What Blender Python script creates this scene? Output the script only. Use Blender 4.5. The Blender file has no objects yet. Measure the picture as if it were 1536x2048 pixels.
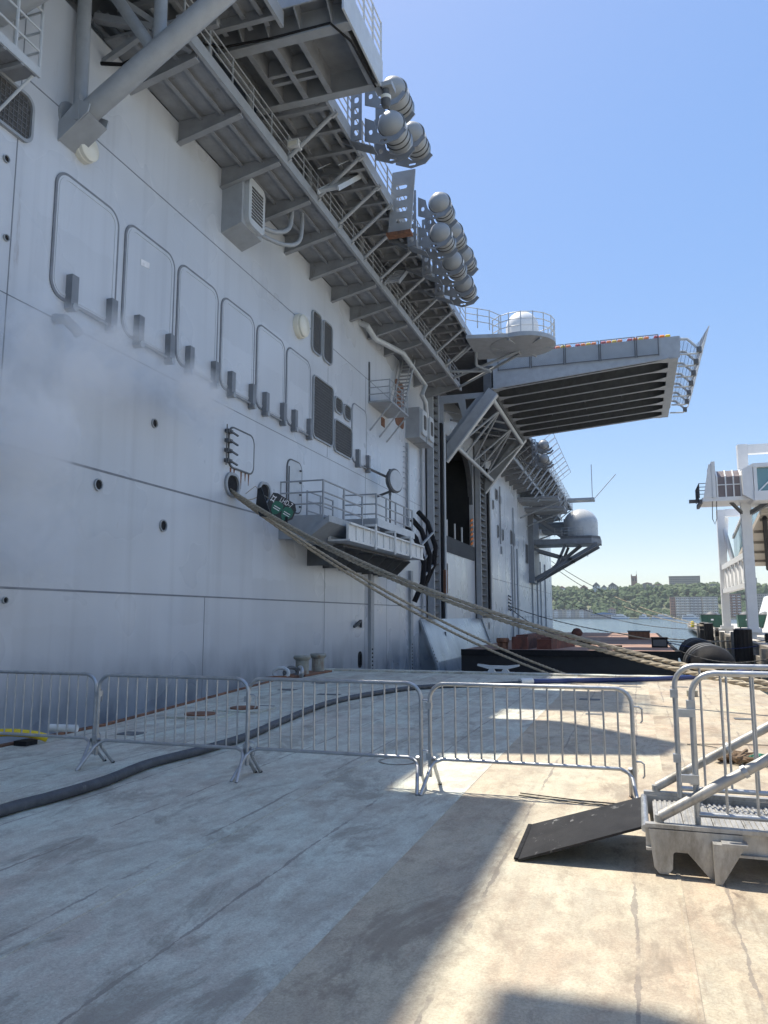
import bpy, bmesh, math, random
import numpy as np
from mathutils import Vector, Matrix

random.seed(7)
rng = np.random.default_rng(7)
S = bpy.context.scene
COL = S.collection
R = math.radians

# ------------------------------------------------------------------ camera
cam_d = bpy.data.cameras.new('camera')
cam = bpy.data.objects.new('camera', cam_d); COL.objects.link(cam)
cam.location = (0, 0, 1.65)
cam.rotation_euler = (R(90 + 7.7386), 0, R(17.9893))
cam_d.sensor_fit = 'HORIZONTAL'; cam_d.sensor_width = 36.0
cam_d.lens = 36.0 * 1538 / 1536
cam_d.clip_start = 0.1; cam_d.clip_end = 6000
S.camera = cam

# ------------------------------------------------------------------ sky and sun
SUN = Vector((-0.35, 0.19, 1.0)).normalized()          # direction towards the sun
w = bpy.data.worlds.new('World'); S.world = w; w.use_nodes = True
nt = w.node_tree; nt.nodes.clear()
sky = nt.nodes.new('ShaderNodeTexSky'); sky.sky_type = 'NISHITA'; sky.sun_disc = False
sky.sun_elevation = math.asin(SUN.z); sky.sun_rotation = math.atan2(SUN.x, SUN.y)
sky.air_density = 1.0; sky.dust_density = 1.0; sky.ozone_density = 3.0; sky.altitude = 0
bg = nt.nodes.new('ShaderNodeBackground'); bg.inputs[1].default_value = 0.15
wo = nt.nodes.new('ShaderNodeOutputWorld')
gm = nt.nodes.new('ShaderNodeGamma'); gm.inputs[1].default_value = 0.35          # soft highlight roll-off, whole sky alike
hs_ = nt.nodes.new('ShaderNodeHueSaturation'); hs_.inputs['Saturation'].default_value = 2.3; hs_.inputs['Hue'].default_value = 0.513
nt.links.new(sky.outputs[0], gm.inputs[0]); nt.links.new(gm.outputs[0], hs_.inputs['Color']); nt.links.new(hs_.outputs[0], bg.inputs[0]); nt.links.new(bg.outputs[0], wo.inputs[0])
sd = bpy.data.lights.new('sun', 'SUN'); sd.energy = 2.0; sd.angle = R(0.53); sd.color = (1.0, 0.93, 0.80)
so = bpy.data.objects.new('sun', sd); COL.objects.link(so)
so.rotation_euler = SUN.to_track_quat('Z', 'Y').to_euler(); so.location = (-30, 20, 80)
S.view_settings.view_transform = 'Standard'; S.view_settings.look = 'None'
S.view_settings.gamma = 1.0; S.view_settings.use_curve_mapping = False
S.cycles.volume_bounces = 6; S.cycles.diffuse_bounces = 6; S.cycles.max_bounces = 12
S.view_settings.exposure = 1.9

# ------------------------------------------------------------------ materials
def newmat(name):
    m = bpy.data.materials.new(name); m.use_nodes = True
    t = m.node_tree; t.nodes.clear()
    o = t.nodes.new('ShaderNodeOutputMaterial'); b = t.nodes.new('ShaderNodeBsdfPrincipled')
    t.links.new(b.outputs[0], o.inputs[0])
    return m, t, b

class N:
    """small helper around one node tree"""
    def __init__(s, t, mode='Object'):
        s.t = t
        if mode == 'World':
            s.co = t.nodes.new('ShaderNodeNewGeometry').outputs['Position']
        else:
            s.co = t.nodes.new('ShaderNodeTexCoord').outputs['Object']
    def lk(s, a, b): s.t.links.new(a, b)
    def mapped(s, scale=(1, 1, 1), loc=(0, 0, 0), src=None):
        n = s.t.nodes.new('ShaderNodeMapping'); n.inputs['Scale'].default_value = scale; n.inputs['Location'].default_value = loc
        s.lk(src or s.co, n.inputs[0]); return n.outputs[0]
    def noise(s, scale, detail=4, rough=.6, vec=None, dist=0):
        n = s.t.nodes.new('ShaderNodeTexNoise'); n.inputs['Scale'].default_value = scale
        n.inputs['Detail'].default_value = detail; n.inputs['Roughness'].default_value = rough
        n.inputs['Distortion'].default_value = dist
        s.lk(vec or s.co, n.inputs['Vector']); return n.outputs['Fac']
    def ramp(s, fac, lo, hi, a=0., b=1.):
        n = s.t.nodes.new('ShaderNodeMapRange'); n.inputs[1].default_value = lo; n.inputs[2].default_value = hi
        n.inputs[3].default_value = a; n.inputs[4].default_value = b; n.clamp = True
        s.lk(fac, n.inputs[0]); return n.outputs[0]
    def math(s, op, a, b=None):
        n = s.t.nodes.new('ShaderNodeMath'); n.operation = op
        for i, v in enumerate((a, b)):
            if v is None: continue
            if isinstance(v, (int, float)): n.inputs[i].default_value = v
            else: s.lk(v, n.inputs[i])
        return n.outputs[0]
    def mix(s, fac, a, b):
        n = s.t.nodes.new('ShaderNodeMix'); n.data_type = 'RGBA'
        if isinstance(fac, (int, float)): n.inputs[0].default_value = fac
        else: s.lk(fac, n.inputs[0])
        for i, v in ((6, a), (7, b)):
            if isinstance(v, tuple): n.inputs[i].default_value = (*v[:3], 1)
            else: s.lk(v, n.inputs[i])
        return n.outputs[2]
    def bump(s, h, strength, dist=.01):
        n = s.t.nodes.new('ShaderNodeBump'); n.inputs['Strength'].default_value = strength; n.inputs['Distance'].default_value = dist
        s.lk(h, n.inputs['Height']); return n.outputs[0]
    def xyz(s):
        n = s.t.nodes.new('ShaderNodeSeparateXYZ'); s.lk(s.co, n.inputs[0]); return n.outputs

M = {}
def simple(name, c, rough=.5, metal=0., var=.15, scale=6., bump=.0, bscale=60., stain=None, sfac=.35, sscale=3., mode='Object', spec=.5):
    m, t, b = newmat(name); n = N(t, mode)
    f = n.ramp(n.noise(scale, 5), .3, .7)
    d = tuple(x * (1 - var) for x in c); l = tuple(min(1, x * (1 + var)) for x in c)
    col = n.mix(f, d, l)
    if stain:
        g = n.ramp(n.noise(sscale, 6, .7, n.mapped((1, 1, .35), (3, 7, 1))), 1 - sfac - .12, 1 - sfac + .06)
        col = n.mix(g, col, stain)
    n.lk(col, b.inputs['Base Color'])
    n.lk(n.ramp(n.noise(scale * 2.3, 3), .3, .7, max(.05, rough - .08), min(1, rough + .1)), b.inputs['Roughness'])
    b.inputs['Metallic'].default_value = metal
    b.inputs['Specular IOR Level'].default_value = spec
    if bump: n.lk(n.bump(n.noise(bscale, 4), bump, .01), b.inputs['Normal'])
    M[name] = m; return m

HAZE = (.33, .352, .375)
def hull_material(name, c, scuff):
    m, t, b = newmat(name); n = N(t, 'World')
    big = n.ramp(n.noise(.22, 3, .5), .3, .7)
    streak = n.ramp(n.noise(1.0, 4, .55, n.mapped((.6, .9, .09))), .35, .75)
    fine = n.noise(9, 6, .7)
    col = n.mix(big, tuple(x * .93 for x in c), tuple(x * 1.06 for x in c))
    col = n.mix(n.math('MULTIPLY', streak, .3), col, tuple(x * .80 for x in c))
    col = n.mix(n.ramp(fine, .45, .8, 0, .02), col, tuple(min(1, x * 1.25) for x in c))
    # roller-applied repaint patches: each cell a touch lighter or darker
    q = n.xyz(); cell = t.nodes.new('ShaderNodeCombineXYZ')
    n.lk(n.math('FLOOR', n.math('MULTIPLY', n.math('ADD', q[1], n.math('MULTIPLY', n.noise(1.5, 3), .5)), .36)), cell.inputs[0])
    n.lk(n.math('FLOOR', n.math('MULTIPLY', n.math('ADD', q[2], n.math('MULTIPLY', n.noise(1.9, 3), .4)), .62)), cell.inputs[1])
    wn = t.nodes.new('ShaderNodeTexWhiteNoise'); wn.noise_dimensions = '2D'; n.lk(cell.outputs[0], wn.inputs['Vector'])
    col = n.mix(n.ramp(wn.outputs['Value'], .55, 1, 0, .35), col, tuple(x * .86 for x in c))
    col = n.mix(n.ramp(wn.outputs['Value'], .25, 0, 0, .4), col, tuple(min(1, x * 1.10) for x in c))
    grime = n.ramp(n.noise(1.0, 4, .55, n.mapped((1, 1.9, .06), (6, 2, 9))), .54, .72, 0, .26)
    col = n.mix(grime, col, tuple(x * .60 for x in c))
    z = n.xyz()[2]
    if scuff:   # fender scuffs and a dirty boot band near the water with an uneven edge
        zz = n.math('ADD', z, n.math('MULTIPLY', n.noise(.5, 5, .6, n.mapped((1, 1, .3))), -1.9))
        low = n.ramp(zz, -1.7, -.35, .9, 0.)
        patch = n.ramp(n.noise(.55, 4, .6, n.mapped((1, 1, .6), (9, 2, 4))), .45, .6)
        col = n.mix(n.math('MULTIPLY', low, n.math('ADD', .45, n.math('MULTIPLY', patch, .5))), col, (.17, .19, .22))
        whit = n.ramp(n.noise(.5, 3, .5, n.mapped((1, 1, .3), (1, 5, 2))), .52, .75, 0, .12)
        col = n.mix(whit, col, (.55, .58, .60))
        rust = n.ramp(n.noise(2.2, 7, .75, n.mapped((1, 1, .12), (4, 4, 4))), .66, .76, 0, .5)
        col = n.mix(rust, col, (.22, .14, .085))
    n.lk(col, b.inputs['Base Color'])
    n.lk(n.ramp(n.noise(.4, 2, .5), .3, .7, .24, .36), b.inputs['Roughness'])
    h = n.noise(.5, 1, .4)
    n.lk(n.bump(h, .03, .12), b.inputs['Normal'])
    M[name] = m; return m

hull_material('hull_paint', (.575, .605, .64), True)
hull_material('bulge_paint', (.46, .49, .52), True)
simple('haze_grey', HAZE, .42, 0, .10, 2.5, .05, 50, (.22, .20, .18), .20, 2.0, 'World')
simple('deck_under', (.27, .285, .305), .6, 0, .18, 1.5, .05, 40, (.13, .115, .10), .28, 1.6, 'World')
simple('light_grey', (.50, .53, .55), .42, 0, .08, 2.0, .04, 50, (.30, .28, .25), .2, 2.5, 'World')
simple('seam_grey', (.20, .215, .24), .6, 0, .15, 3)
simple('sponson_grey', (.20, .215, .235), .5, 0, .12, 2)
simple('soffit_shade', (.075, .082, .088), .8, 0, .2, 2)  # shade under the elevator, put into the base colour
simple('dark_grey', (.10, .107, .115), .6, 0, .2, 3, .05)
simple('black_void', (.012, .012, .014), .9, 0, .1)
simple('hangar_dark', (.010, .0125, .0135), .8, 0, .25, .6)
simple('louvre_metal', (.085, .082, .08), .65, .2, .35, 5, .2, 80, (.22, .19, .16), .3, 4)
simple('raft_shell', (.30, .315, .325), .42, 0, .05, 1.5, .02, 20, (.33, .33, .32), .2, 2)
simple('band_black', (.05, .05, .05), .6)
simple('dome_white', (.74, .745, .74), .38, 0, .04, 1.2)
simple('dome_grey', (.44, .455, .46), .3, 0, .05, .8, .03, 6)
simple('lens_white', (.74, .72, .62), .35, 0, .05, 3)
simple('white_paint', (.78, .785, .78), .4, 0, .05, 1.5, .02, 20, (.48, .44, .38), .2, 1.5, 'World')
simple('white_metal', (.66, .67, .66), .45, .1, .1, 3, .03, 30, (.32, .27, .22), .25, 3)
simple('rust', (.20, .095, .055), .85, 0, .35, 6, .3, 60, (.09, .05, .035), .4, 4)
simple('timber_red', (.15, .055, .04), .8, 0, .35, 3, .25, 40, (.06, .04, .035), .4, 3)
simple('galvanised', (.42, .435, .45), .40, .75, .14, 14, .06, 120, (.26, .26, .27), .3, 9)
simple('aluminium', (.40, .395, .38), .5, .5, .18, 7, .12, 90, (.22, .21, .19), .4, 5)
simple('rubber', (.014, .014, .016), .75, 0, .3, 8, .15, 90, None, .3, 3, 'Object', .2)
simple('hose_grey', (.06, .067, .078), .6, 0, .25, 9, .2, 120, (.18, .18, .18), .25, 6)
simple('hose_blue', (.012, .03, .13), .5, 0, .2, 8, .1)
simple('rope_tan', (.40, .345, .26), .9, 0, .25, 12, .4, 160, (.17, .14, .11), .3, 3)
simple('rope_brown', (.16, .11, .07), .95, 0, .3, 14, .4, 160)
simple('rope_dark', (.10, .095, .09), .9, 0, .3, 10)
simple('rope_green', (.05, .22, .15), .85, 0, .3, 12)
simple('yellow', (.70, .52, .02), .5, 0, .12, 8)
simple('orange', (.75, .20, .02), .6, 0, .15, 6)
simple('red', (.42, .03, .03), .6, 0, .2, 6)
simple('cone_orange', (.75, .08, .02), .5)
simple('dumpster_green', (.012, .075, .05), .5, 0, .25, 2, .1, 30, (.03, .03, .025), .3, 2)
simple('concrete', (.47, .445, .40), .85, 0, .15, .35, .1, 20, (.26, .24, .22), .35, .25, 'World')
simple('wood_grey', (.26, .235, .20), .85, 0, .3, 3, .3, 40, (.12, .11, .10), .35, 2)
simple('sign_black', (.012, .014, .018), .35)
simple('sign_white', (.8, .8, .8), .5)
simple('sign_green', (.012, .13, .08), .45)
simple('barge_black', (.010, .010, .013), .55, 0, .3, 1.2, .1, 20)
simple('barge_rust_deck', (.30, .185, .14), .8, 0, .22, .35, .2, 30, (.13, .10, .09), .35, .3, 'World')
simple('bitt_paint', (.27, .275, .24), .7, 0, .2, 6, .2, 60, (.18, .09, .055), .35, 4)
simple('grille_grey', (.13, .135, .14), .6)

def glass(name, c, rough=.08):
    m, t, b = newmat(name); b.inputs['Base Color'].default_value = (*c, 1); b.inputs['Roughness'].default_value = rough
    b.inputs['Specular IOR Level'].default_value = .8; b.inputs['Metallic'].default_value = .35
    M[name] = m
glass('glass_teal', (.16, .27, .28)); simple('glass_violet', (.20, .165, .165), .5, 0, .15, 1.5); glass('glass_dark', (.06, .07, .085))

def deck_material(name, a, bcol, dark, seed, pink):
    m, t, b = newmat(name); n = N(t, 'World')
    o = (seed * 7.3, seed * 3.1, 0)
    f1 = n.ramp(n.noise(.6, 7, .66, n.mapped((1.2, .55, 1), o), .4), .36, .64)
    col = n.mix(f1, a, bcol)
    pk = n.ramp(n.noise(.8, 7, .7, n.mapped((1, .45, 1), (seed + 21, 4, 0)), .5), .48, .64, 0, .75)
    col = n.mix(pk, col, pink)
    f2 = n.ramp(n.noise(1.5, 8, .72, n.mapped((1.1, .5, 1), o), .5), .44, .64, 0, .95)
    col = n.mix(f2, col, dark)
    # worn and scrubbed paint: broken, high-detail patches and long drag streaks
    wr = n.ramp(n.noise(4.2, 12, .78, n.mapped((1, .6, 1), (seed, 3, 0)), .3), .47, .58, 0, .42)
    col = n.mix(wr, col, tuple(min(1, x * 1.3) for x in a))
    wd = n.ramp(n.noise(6.5, 12, .8, n.mapped((1, .7, 1), (8, seed, 0)), .3), .50, .62, 0, .40)
    col = n.mix(wd, col, tuple(x * .62 for x in dark))
    stk = n.ramp(n.noise(1.0, 8, .7, n.mapped((9, .28, 1), (seed, 5, 0))), .50, .66, 0, .30)
    col = n.mix(stk, col, tuple(x * .6 for x in bcol))
    grit = n.noise(60, 8, .8)
    col = n.mix(n.ramp(grit, .40, .56, .38, 0), col, tuple(x * .5 for x in dark))
    col = n.mix(n.ramp(n.noise(85, 6, .75), .53, .66, 0, .30), col, tuple(min(1, x * 1.45) for x in a))
    # oil and rust spots
    sp = n.ramp(n.noise(3.4, 8, .66, n.mapped((1, .6, 1), (seed, 2, 0)), .6), .690, .72, 0, .75)
    col = n.mix(sp, col, (.105, .08, .07))
    sp2 = n.ramp(n.noise(10, 5, .62, n.mapped((1, .6, 1), (2, seed, 0)), .5), .72, .745, 0, .7)
    col = n.mix(sp2, col, (.09, .072, .066))
    ru = n.ramp(n.noise(2.3, 9, .74, n.mapped((1.3, .35, 1), (seed * 3, 14, 0)), .4), .63, .69, 0, .55)
    col = n.mix(ru, col, (.30, .165, .11))
    # broken weld and scratch lines that follow the length of the barge
    px = n.xyz()[0]
    wob = n.math('MULTIPLY', n.math('SUBTRACT', n.noise(.9, 8, .66, n.mapped((.3, 1, 1), (seed, 0, 0))), .5), .12)
    fr = n.math('PINGPONG', n.math('ADD', n.math('ADD', px, wob), 50.3 + seed * .17), .43)
    wdt = n.ramp(n.noise(3.2, 6, .75), .35, .70, .0, .026)
    cr = n.math('LESS_THAN', fr, wdt)
    cr = n.math('MULTIPLY', cr, n.ramp(n.noise(.9, 6, .7, n.mapped((1.5, .7, 1), (5, seed, 1))), .42, .50))
    col = n.mix(n.math('MULTIPLY', cr, .6), col, (.15, .13, .12))
    # dull tread and tyre smudges
    sm = n.ramp(n.noise(1.5, 10, .76, n.mapped((1, .45, 1), (seed * 2, 9, 0)), .6), .53, .60, 0, .6)
    col = n.mix(sm, col, tuple(x * .6 for x in dark))
    n.lk(col, b.inputs['Base Color'])
    n.lk(n.ramp(n.noise(2.5, 6, .7), .3, .7, .5, .85), b.inputs['Roughness'])
    h = n.math('ADD', n.math('MULTIPLY', grit, .6), n.math('MULTIPLY', cr, -.9))
    h = n.math('ADD', h, n.math('MULTIPLY', n.noise(5, 8, .75), .8))
    n.lk(n.bump(h, .45, .014), b.inputs['Normal'])
    M[name] = m
deck_material('deck_blue', (.57, .625, .545), (.585, .56, .475), (.40, .365, .305), 1, (.51, .43, .365))
deck_material('deck_mid', (.50, .45, .335), (.47, .44, .355), (.35, .285, .215), 3, (.46, .335, .24))
deck_material('deck_tan', (.46, .405, .295), (.43, .40, .325), (.33, .255, .185), 5, (.43, .30, .21))

def water_material():
    m, t, b = newmat('water'); n = N(t, 'World')
    b.inputs['Base Color'].default_value = (.055, .085, .105, 1); b.inputs['Roughness'].default_value = .12
    h = n.math('ADD', n.noise(.35, 4, .6), n.math('MULTIPLY', n.noise(1.6, 4, .6), .5))
    n.lk(n.bump(h, .8, .35), b.inputs['Normal']); M['water'] = m
water_material()

def foliage(name, a, c):
    m, t, b = newmat(name); n = N(t, 'World')
    f = n.ramp(n.noise(.035, 4, .6), .35, .65); g = n.ramp(n.noise(.22, 5, .7), .3, .7)
    n.lk(n.mix(g, n.mix(f, a, c), tuple(x * .55 for x in a)), b.inputs['Base Color']); b.inputs['Roughness'].default_value = .75
    b.inputs['Specular IOR Level'].default_value = .2
    n.lk(n.bump(n.noise(.5, 5, .7), .9, 1.5), b.inputs['Normal']); M[name] = m
foliage('foliage', (.055, .095, .035), (.085, .13, .05)); foliage('foliage_pale', (.105, .145, .065), (.13, .165, .075))
for nm, c in (('brick_far', (.30, .17, .12)), ('cream_far', (.50, .45, .38)), ('grey_far', (.40, .38, .36)), ('roof_far', (.40, .20, .14)),
              ('white_far', (.66, .66, .64)), ('blue_far', (.07, .17, .33)), ('roof_dark', (.16, .15, .15)), ('stone_far', (.36, .31, .26))):
    simple(nm, c, .8, 0, .12, .1)
simple('earth', (.12, .13, .07), .9, 0, .3, .02, 0, 60, None, .3, 3, 'World')
# ------------------------------------------------------------------ geometry helpers
OFF = {}
def label(o, lab=None, cat=None, group=None, kind=None):
    if lab: o['label'] = lab
    if cat: o['category'] = cat
    if group: o['group'] = group
    if kind: o['kind'] = kind
    return o
def root(name, lab, cat, loc=(0, 0, 0), group=None):
    o = bpy.data.objects.new(name, None); COL.objects.link(o); o.location = loc; o.empty_display_size = .2
    OFF[o] = Vector(loc); return label(o, lab, cat, group)
def copy_tree(o, parent=None, delta=None):
    c = o.copy(); COL.objects.link(c); c.parent = parent
    if delta is not None: c.location = o.location + Vector(delta)
    OFF[c] = Vector(c.location) if parent is None else OFF[parent]
    for ch in o.children: copy_tree(ch, c)
    return c

class MB:
    def __init__(s): s.v = []; s.f = []
    def add(s, vs, fs):
        k = len(s.v); s.v += [tuple(map(float, p)) for p in vs]; s.f += [tuple(i + k for i in f) for f in fs]; return s
    def box(s, x0, x1, y0, y1, z0, z1):
        return s.add([(x0, y0, z0), (x1, y0, z0), (x1, y1, z0), (x0, y1, z0), (x0, y0, z1), (x1, y0, z1), (x1, y1, z1), (x0, y1, z1)],
                     [(3, 2, 1, 0), (4, 5, 6, 7), (0, 1, 5, 4), (1, 2, 6, 5), (2, 3, 7, 6), (3, 0, 4, 7)])
    def beam(s, p, q, w, h, up=(0, 0, 1)):
        p, q = Vector(p), Vector(q); d = (q - p).normalized(); u = Vector(up)
        if abs(d.dot(u)) > .98: u = Vector((0, 1, 0)) if abs(d.y) < .9 else Vector((1, 0, 0))
        a = d.cross(u).normalized(); b = a.cross(d)
        vs = [e + a * i * w / 2 + b * j * h / 2 for e in (p, q) for i, j in ((-1, -1), (1, -1), (1, 1), (-1, 1))]
        return s.add(vs, [(3, 2, 1, 0), (4, 5, 6, 7), (0, 1, 5, 4), (1, 2, 6, 5), (2, 3, 7, 6), (3, 0, 4, 7)])
    def ibeam(s, p, q, w, h, t=.03, up=(0, 0, 1)):
        p, q = Vector(p), Vector(q); d = (q - p).normalized(); a = d.cross(Vector(up)).normalized(); b = a.cross(d)
        s.beam(p, q, t, h - 2 * t, up)
        for k in (-1, 1): s.beam(p + b * k * (h / 2 - t / 2), q + b * k * (h / 2 - t / 2), w, t, up)
        return s
    def tube(s, pts, r, n=8, caps=True):
        pts = [Vector(p) for p in pts]; rs = r if isinstance(r, (list, tuple)) else [r] * len(pts)
        k = len(s.v); a = None
        for i, p in enumerate(pts):
            d = ((pts[min(i + 1, len(pts) - 1)] - p).normalized() + (p - pts[max(i - 1, 0)]).normalized())
            if d.length < 1e-6: d = Vector((0, 0, 1))
            d.normalize()
            if a is None:
                a = d.cross(Vector((0, 0, 1)))
                if a.length < .05: a = d.cross(Vector((1, 0, 0)))
            a = (a - d * a.dot(d)).normalized(); b = d.cross(a)
            for j in range(n):
                t = 2 * math.pi * j / n; s.v.append(tuple(p + (a * math.cos(t) + b * math.sin(t)) * rs[i]))
        for i in range(len(pts) - 1):
            for j in range(n):
                j2 = (j + 1) % n; s.f.append((k + i * n + j, k + i * n + j2, k + (i + 1) * n + j2, k + (i + 1) * n + j))
        if caps:
            s.f.append(tuple(k + j for j in range(n))[::-1]); s.f.append(tuple(k + (len(pts) - 1) * n + j for j in range(n)))
        return s
    def prism(s, poly, axis, a0, a1):
        """poly: 2-D points; axis 'x' -> (y,z), 'y' -> (x,z), 'z' -> (x,y)"""
        def P(u, v, a): return {'x': (a, u, v), 'y': (u, a, v), 'z': (u, v, a)}[axis]
        n = len(poly); vs = [P(u, v, a0) for u, v in poly] + [P(u, v, a1) for u, v in poly]
        fs = [tuple(range(n)), tuple(range(2 * n - 1, n - 1, -1))] + [(i, i + n, (i + 1) % n + n, (i + 1) % n) for i in range(n)]
        return s.add(vs, fs)
    def lathe(s, prof, c, axis='z', n=24, ring=False):
        """prof: (radius, along axis)"""
        c = Vector(c); rows = []
        for r, h in prof:
            row = []
            for j in range(n):
                t = 2 * math.pi * j / n; u, v = r * math.cos(t), r * math.sin(t)
                s.v.append(tuple(c + Vector({'z': (u, v, h), 'y': (u, h, v), 'x': (h, u, v)}[axis]))); row.append(len(s.v) - 1)
            rows.append(row)
        for a, b in zip(rows, rows[1:] + rows[:1] if ring else rows[1:]):
            for j in range(n): s.f.append((a[j], a[(j + 1) % n], b[(j + 1) % n], b[j]))
        if not ring: s.f.append(tuple(rows[0][::-1])); s.f.append(tuple(rows[-1]))
        return s
    def build(s, name, mat, parent=None, smooth=False, lab=None, cat=None, group=None, kind=None, auto=True):
        v = np.array(s.v)
        if parent is None:
            o0 = Vector(((v[:, 0].min() + v[:, 0].max()) / 2, (v[:, 1].min() + v[:, 1].max()) / 2, v[:, 2].min()))
        else: o0 = OFF[parent]
        me = bpy.data.meshes.new(name); me.from_pydata([tuple(p) for p in (v - np.array(o0))], [], s.f); me.validate()
        bm = bmesh.new(); bm.from_mesh(me); bmesh.ops.recalc_face_normals(bm, faces=bm.faces)
        if smooth:
            for f in bm.faces: f.smooth = True
            for e in bm.edges:
                if len(e.link_faces) == 2 and e.calc_face_angle(0) > .7: e.smooth = False
        bm.to_mesh(me); bm.free()
        me.materials.append(M[mat])
        o = bpy.data.objects.new(name, me); COL.objects.link(o)
        if parent is None: o.location = o0; OFF[o] = o0
        else: o.parent = parent; OFF[o] = o0
        return label(o, lab, cat, group, kind)

def inst(o, parent, delta):
    """another copy of a mesh piece, shifted, under the same kind of parent"""
    c = o.copy(); COL.objects.link(c); c.parent = parent; c.location = o.location + Vector(delta); OFF[c] = OFF[parent]
    return c

def holed(name, outer, holes, thick, axis, pos, mat, parent, **kw):
    """flat plate with cut-outs: 2-D outlines in the plane normal to axis"""
    cu = bpy.data.curves.new('c', 'CURVE'); cu.dimensions = '2D'; cu.fill_mode = 'BOTH'; cu.extrude = thick / 2
    for poly in [outer] + holes:
        sp = cu.splines.new('POLY'); sp.points.add(len(poly) - 1); sp.use_cyclic_u = True
        for p, (u, v) in zip(sp.points, poly): p.co = (u, v, 0, 1)
    t = bpy.data.objects.new('c', cu); me = bpy.data.meshes.new_from_object(t)
    vs = []
    for q in me.vertices:
        u, v, a = q.co
        vs.append({'x': (pos + a, u, v), 'y': (u, pos - a, v), 'z': (u, v, pos + a)}[axis])
    fs = [tuple(p.vertices) for p in me.polygons]
    bpy.data.objects.remove(t); bpy.data.curves.remove(cu); bpy.data.meshes.remove(me)
    return MB().add(vs, fs).build(name, mat, parent, **kw)
def oval(cx, cy, w, h, n=14):
    """stadium / rounded slot"""
    r = min(w, h) / 2; pts = []
    for i in range(n):
        t = 2 * math.pi * i / n
        pts.append((cx + (w / 2 - r) * (1 if math.cos(t) > 0 else -1) + r * math.cos(t), cy + (h / 2 - r) * (1 if math.sin(t) > 0 else -1) + r * math.sin(t)))
    return pts
def rrect(x0, x1, y0, y1, r, n=5):
    pts = []
    for cx, cy, a in ((x1 - r, y1 - r, 0), (x0 + r, y1 - r, 90), (x0 + r, y0 + r, 180), (x1 - r, y0 + r, 270)):
        for i in range(n + 1):
            t = R(a + 90 * i / n); pts.append((cx + r * math.cos(t), cy + r * math.sin(t)))
    return pts
def railing(parent, pts, h=1.05, step=1.4, r=.022, rails=3, mat='haze_grey', name='railing'):
    """rails as the part, each post a child"""
    pts = [Vector(p) for p in pts]; m = MB(); posts = []
    for k in range(rails):
        z = h * (k + 1) / rails; m.tube([p + Vector((0, 0, z)) for p in pts], r, 6)
    rl = m.build(name, mat, parent, True)
    for a, b in zip(pts, pts[1:]):
        n = max(1, round((b - a).length / step))
        for i in range(n + 1):
            p = a.lerp(b, i / n)
            if not posts or min((p - q).length for q in posts) > .2: posts.append(p)
    first = None
    sub = rl if parent.parent is None else parent
    for p in posts:
        if first is None: first = (MB().tube([p - Vector((0, 0, .02)), p + Vector((0, 0, h + .03))], r * 1.25, 6).build('post', mat, sub, True), p)
        else: inst(first[0], sub, p - first[1])
    return rl
def spline(pts, n=8):
    P = [Vector(p) for p in pts]; out = []
    for i in range(len(P) - 1):
        p0, p1, p2, p3 = P[max(i - 1, 0)], P[i], P[i + 1], P[min(i + 2, len(P) - 1)]
        for k in range(n):
            t = k / n; out.append(.5 * ((2 * p1) + (p2 - p0) * t + (2 * p0 - 5 * p1 + 4 * p2 - p3) * t * t + (3 * p1 - p0 - 3 * p2 + p3) * t ** 3))
    return out + [P[-1]]
# ------------------------------------------------------------------ water, far bank ground
MB().add([(-3000, -600, -2.0), (3000, -600, -2.0), (3000, 5000, -2.0), (-3000, 5000, -2.0)], [(0, 1, 2, 3)]).build('water', 'water', kind='structure')

# ------------------------------------------------------------------ the warship
HX = -13.0
ship = root('warship', 'huge grey warship with overhanging galleries moored along the deck barge', 'warship', (HX, 50, -2))
def hull():
    m = MB()
    m.box(-42, HX, -60, 48.9, -6, 17.0)
    m.box(-42, HX, 48.9, 68.6, -6, 6.9)
    m.box(-42, HX, 48.9, 68.6, 15.2, 17.0)
    m.box(-42, HX, 48.9, 51.6, 6.9, 15.2)
    m.box(-42, HX, 64.8, 68.6, 6.9, 15.2)
    m.box(-42, HX, 68.6, 129.5, -6, 17.0)
    return m.build('hull', 'hull_paint', ship)
hl = hull()
# hangar recess behind the elevator opening
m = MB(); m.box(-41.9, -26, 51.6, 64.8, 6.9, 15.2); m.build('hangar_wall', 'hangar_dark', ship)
MB().box(-26, -13.3, 64.74, 64.79, 6.92, 15.18).build('hangar_shade_lining', 'hangar_dark', ship); MB().box(-26, -13.3, 51.61, 51.66, 6.92, 15.18).build('hangar_shade_lining', 'hangar_dark', ship)  # near-black sheets over the side walls; hangar shade put into their colour
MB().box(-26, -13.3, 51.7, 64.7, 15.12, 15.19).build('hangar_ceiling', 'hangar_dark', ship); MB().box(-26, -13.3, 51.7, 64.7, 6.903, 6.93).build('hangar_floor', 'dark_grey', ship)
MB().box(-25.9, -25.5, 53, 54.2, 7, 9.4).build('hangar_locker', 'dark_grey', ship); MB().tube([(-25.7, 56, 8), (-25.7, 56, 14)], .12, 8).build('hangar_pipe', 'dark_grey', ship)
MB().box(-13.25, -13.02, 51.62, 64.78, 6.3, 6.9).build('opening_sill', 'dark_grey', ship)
for i in range(34):      # corrugated curtain above the lower wall
    y = 51.8 + i * .385
    if i == 0: fin = MB().box(-13.0, -12.86, y, y + .13, 6.35, 7.5).build('sill_fin', 'dark_grey', ship); y0 = y
    else: inst(fin, ship, (0, y - y0, 0))
MB().box(-13.22, -13.1, 51.62, 64.78, 6.902, 7.55).build('sill_backing', 'dark_grey', ship)
m = MB(); m.prism([(61.2, 15.2), (64.8, 15.2), (64.8, 11.2)] + [(64.8 - 3.4 * (1 - math.cos(t)), 11.2 + 4.0 * math.sin(t)) for t in np.linspace(.15, 1.45, 8)], 'x', -13.4, -12.99)
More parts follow.
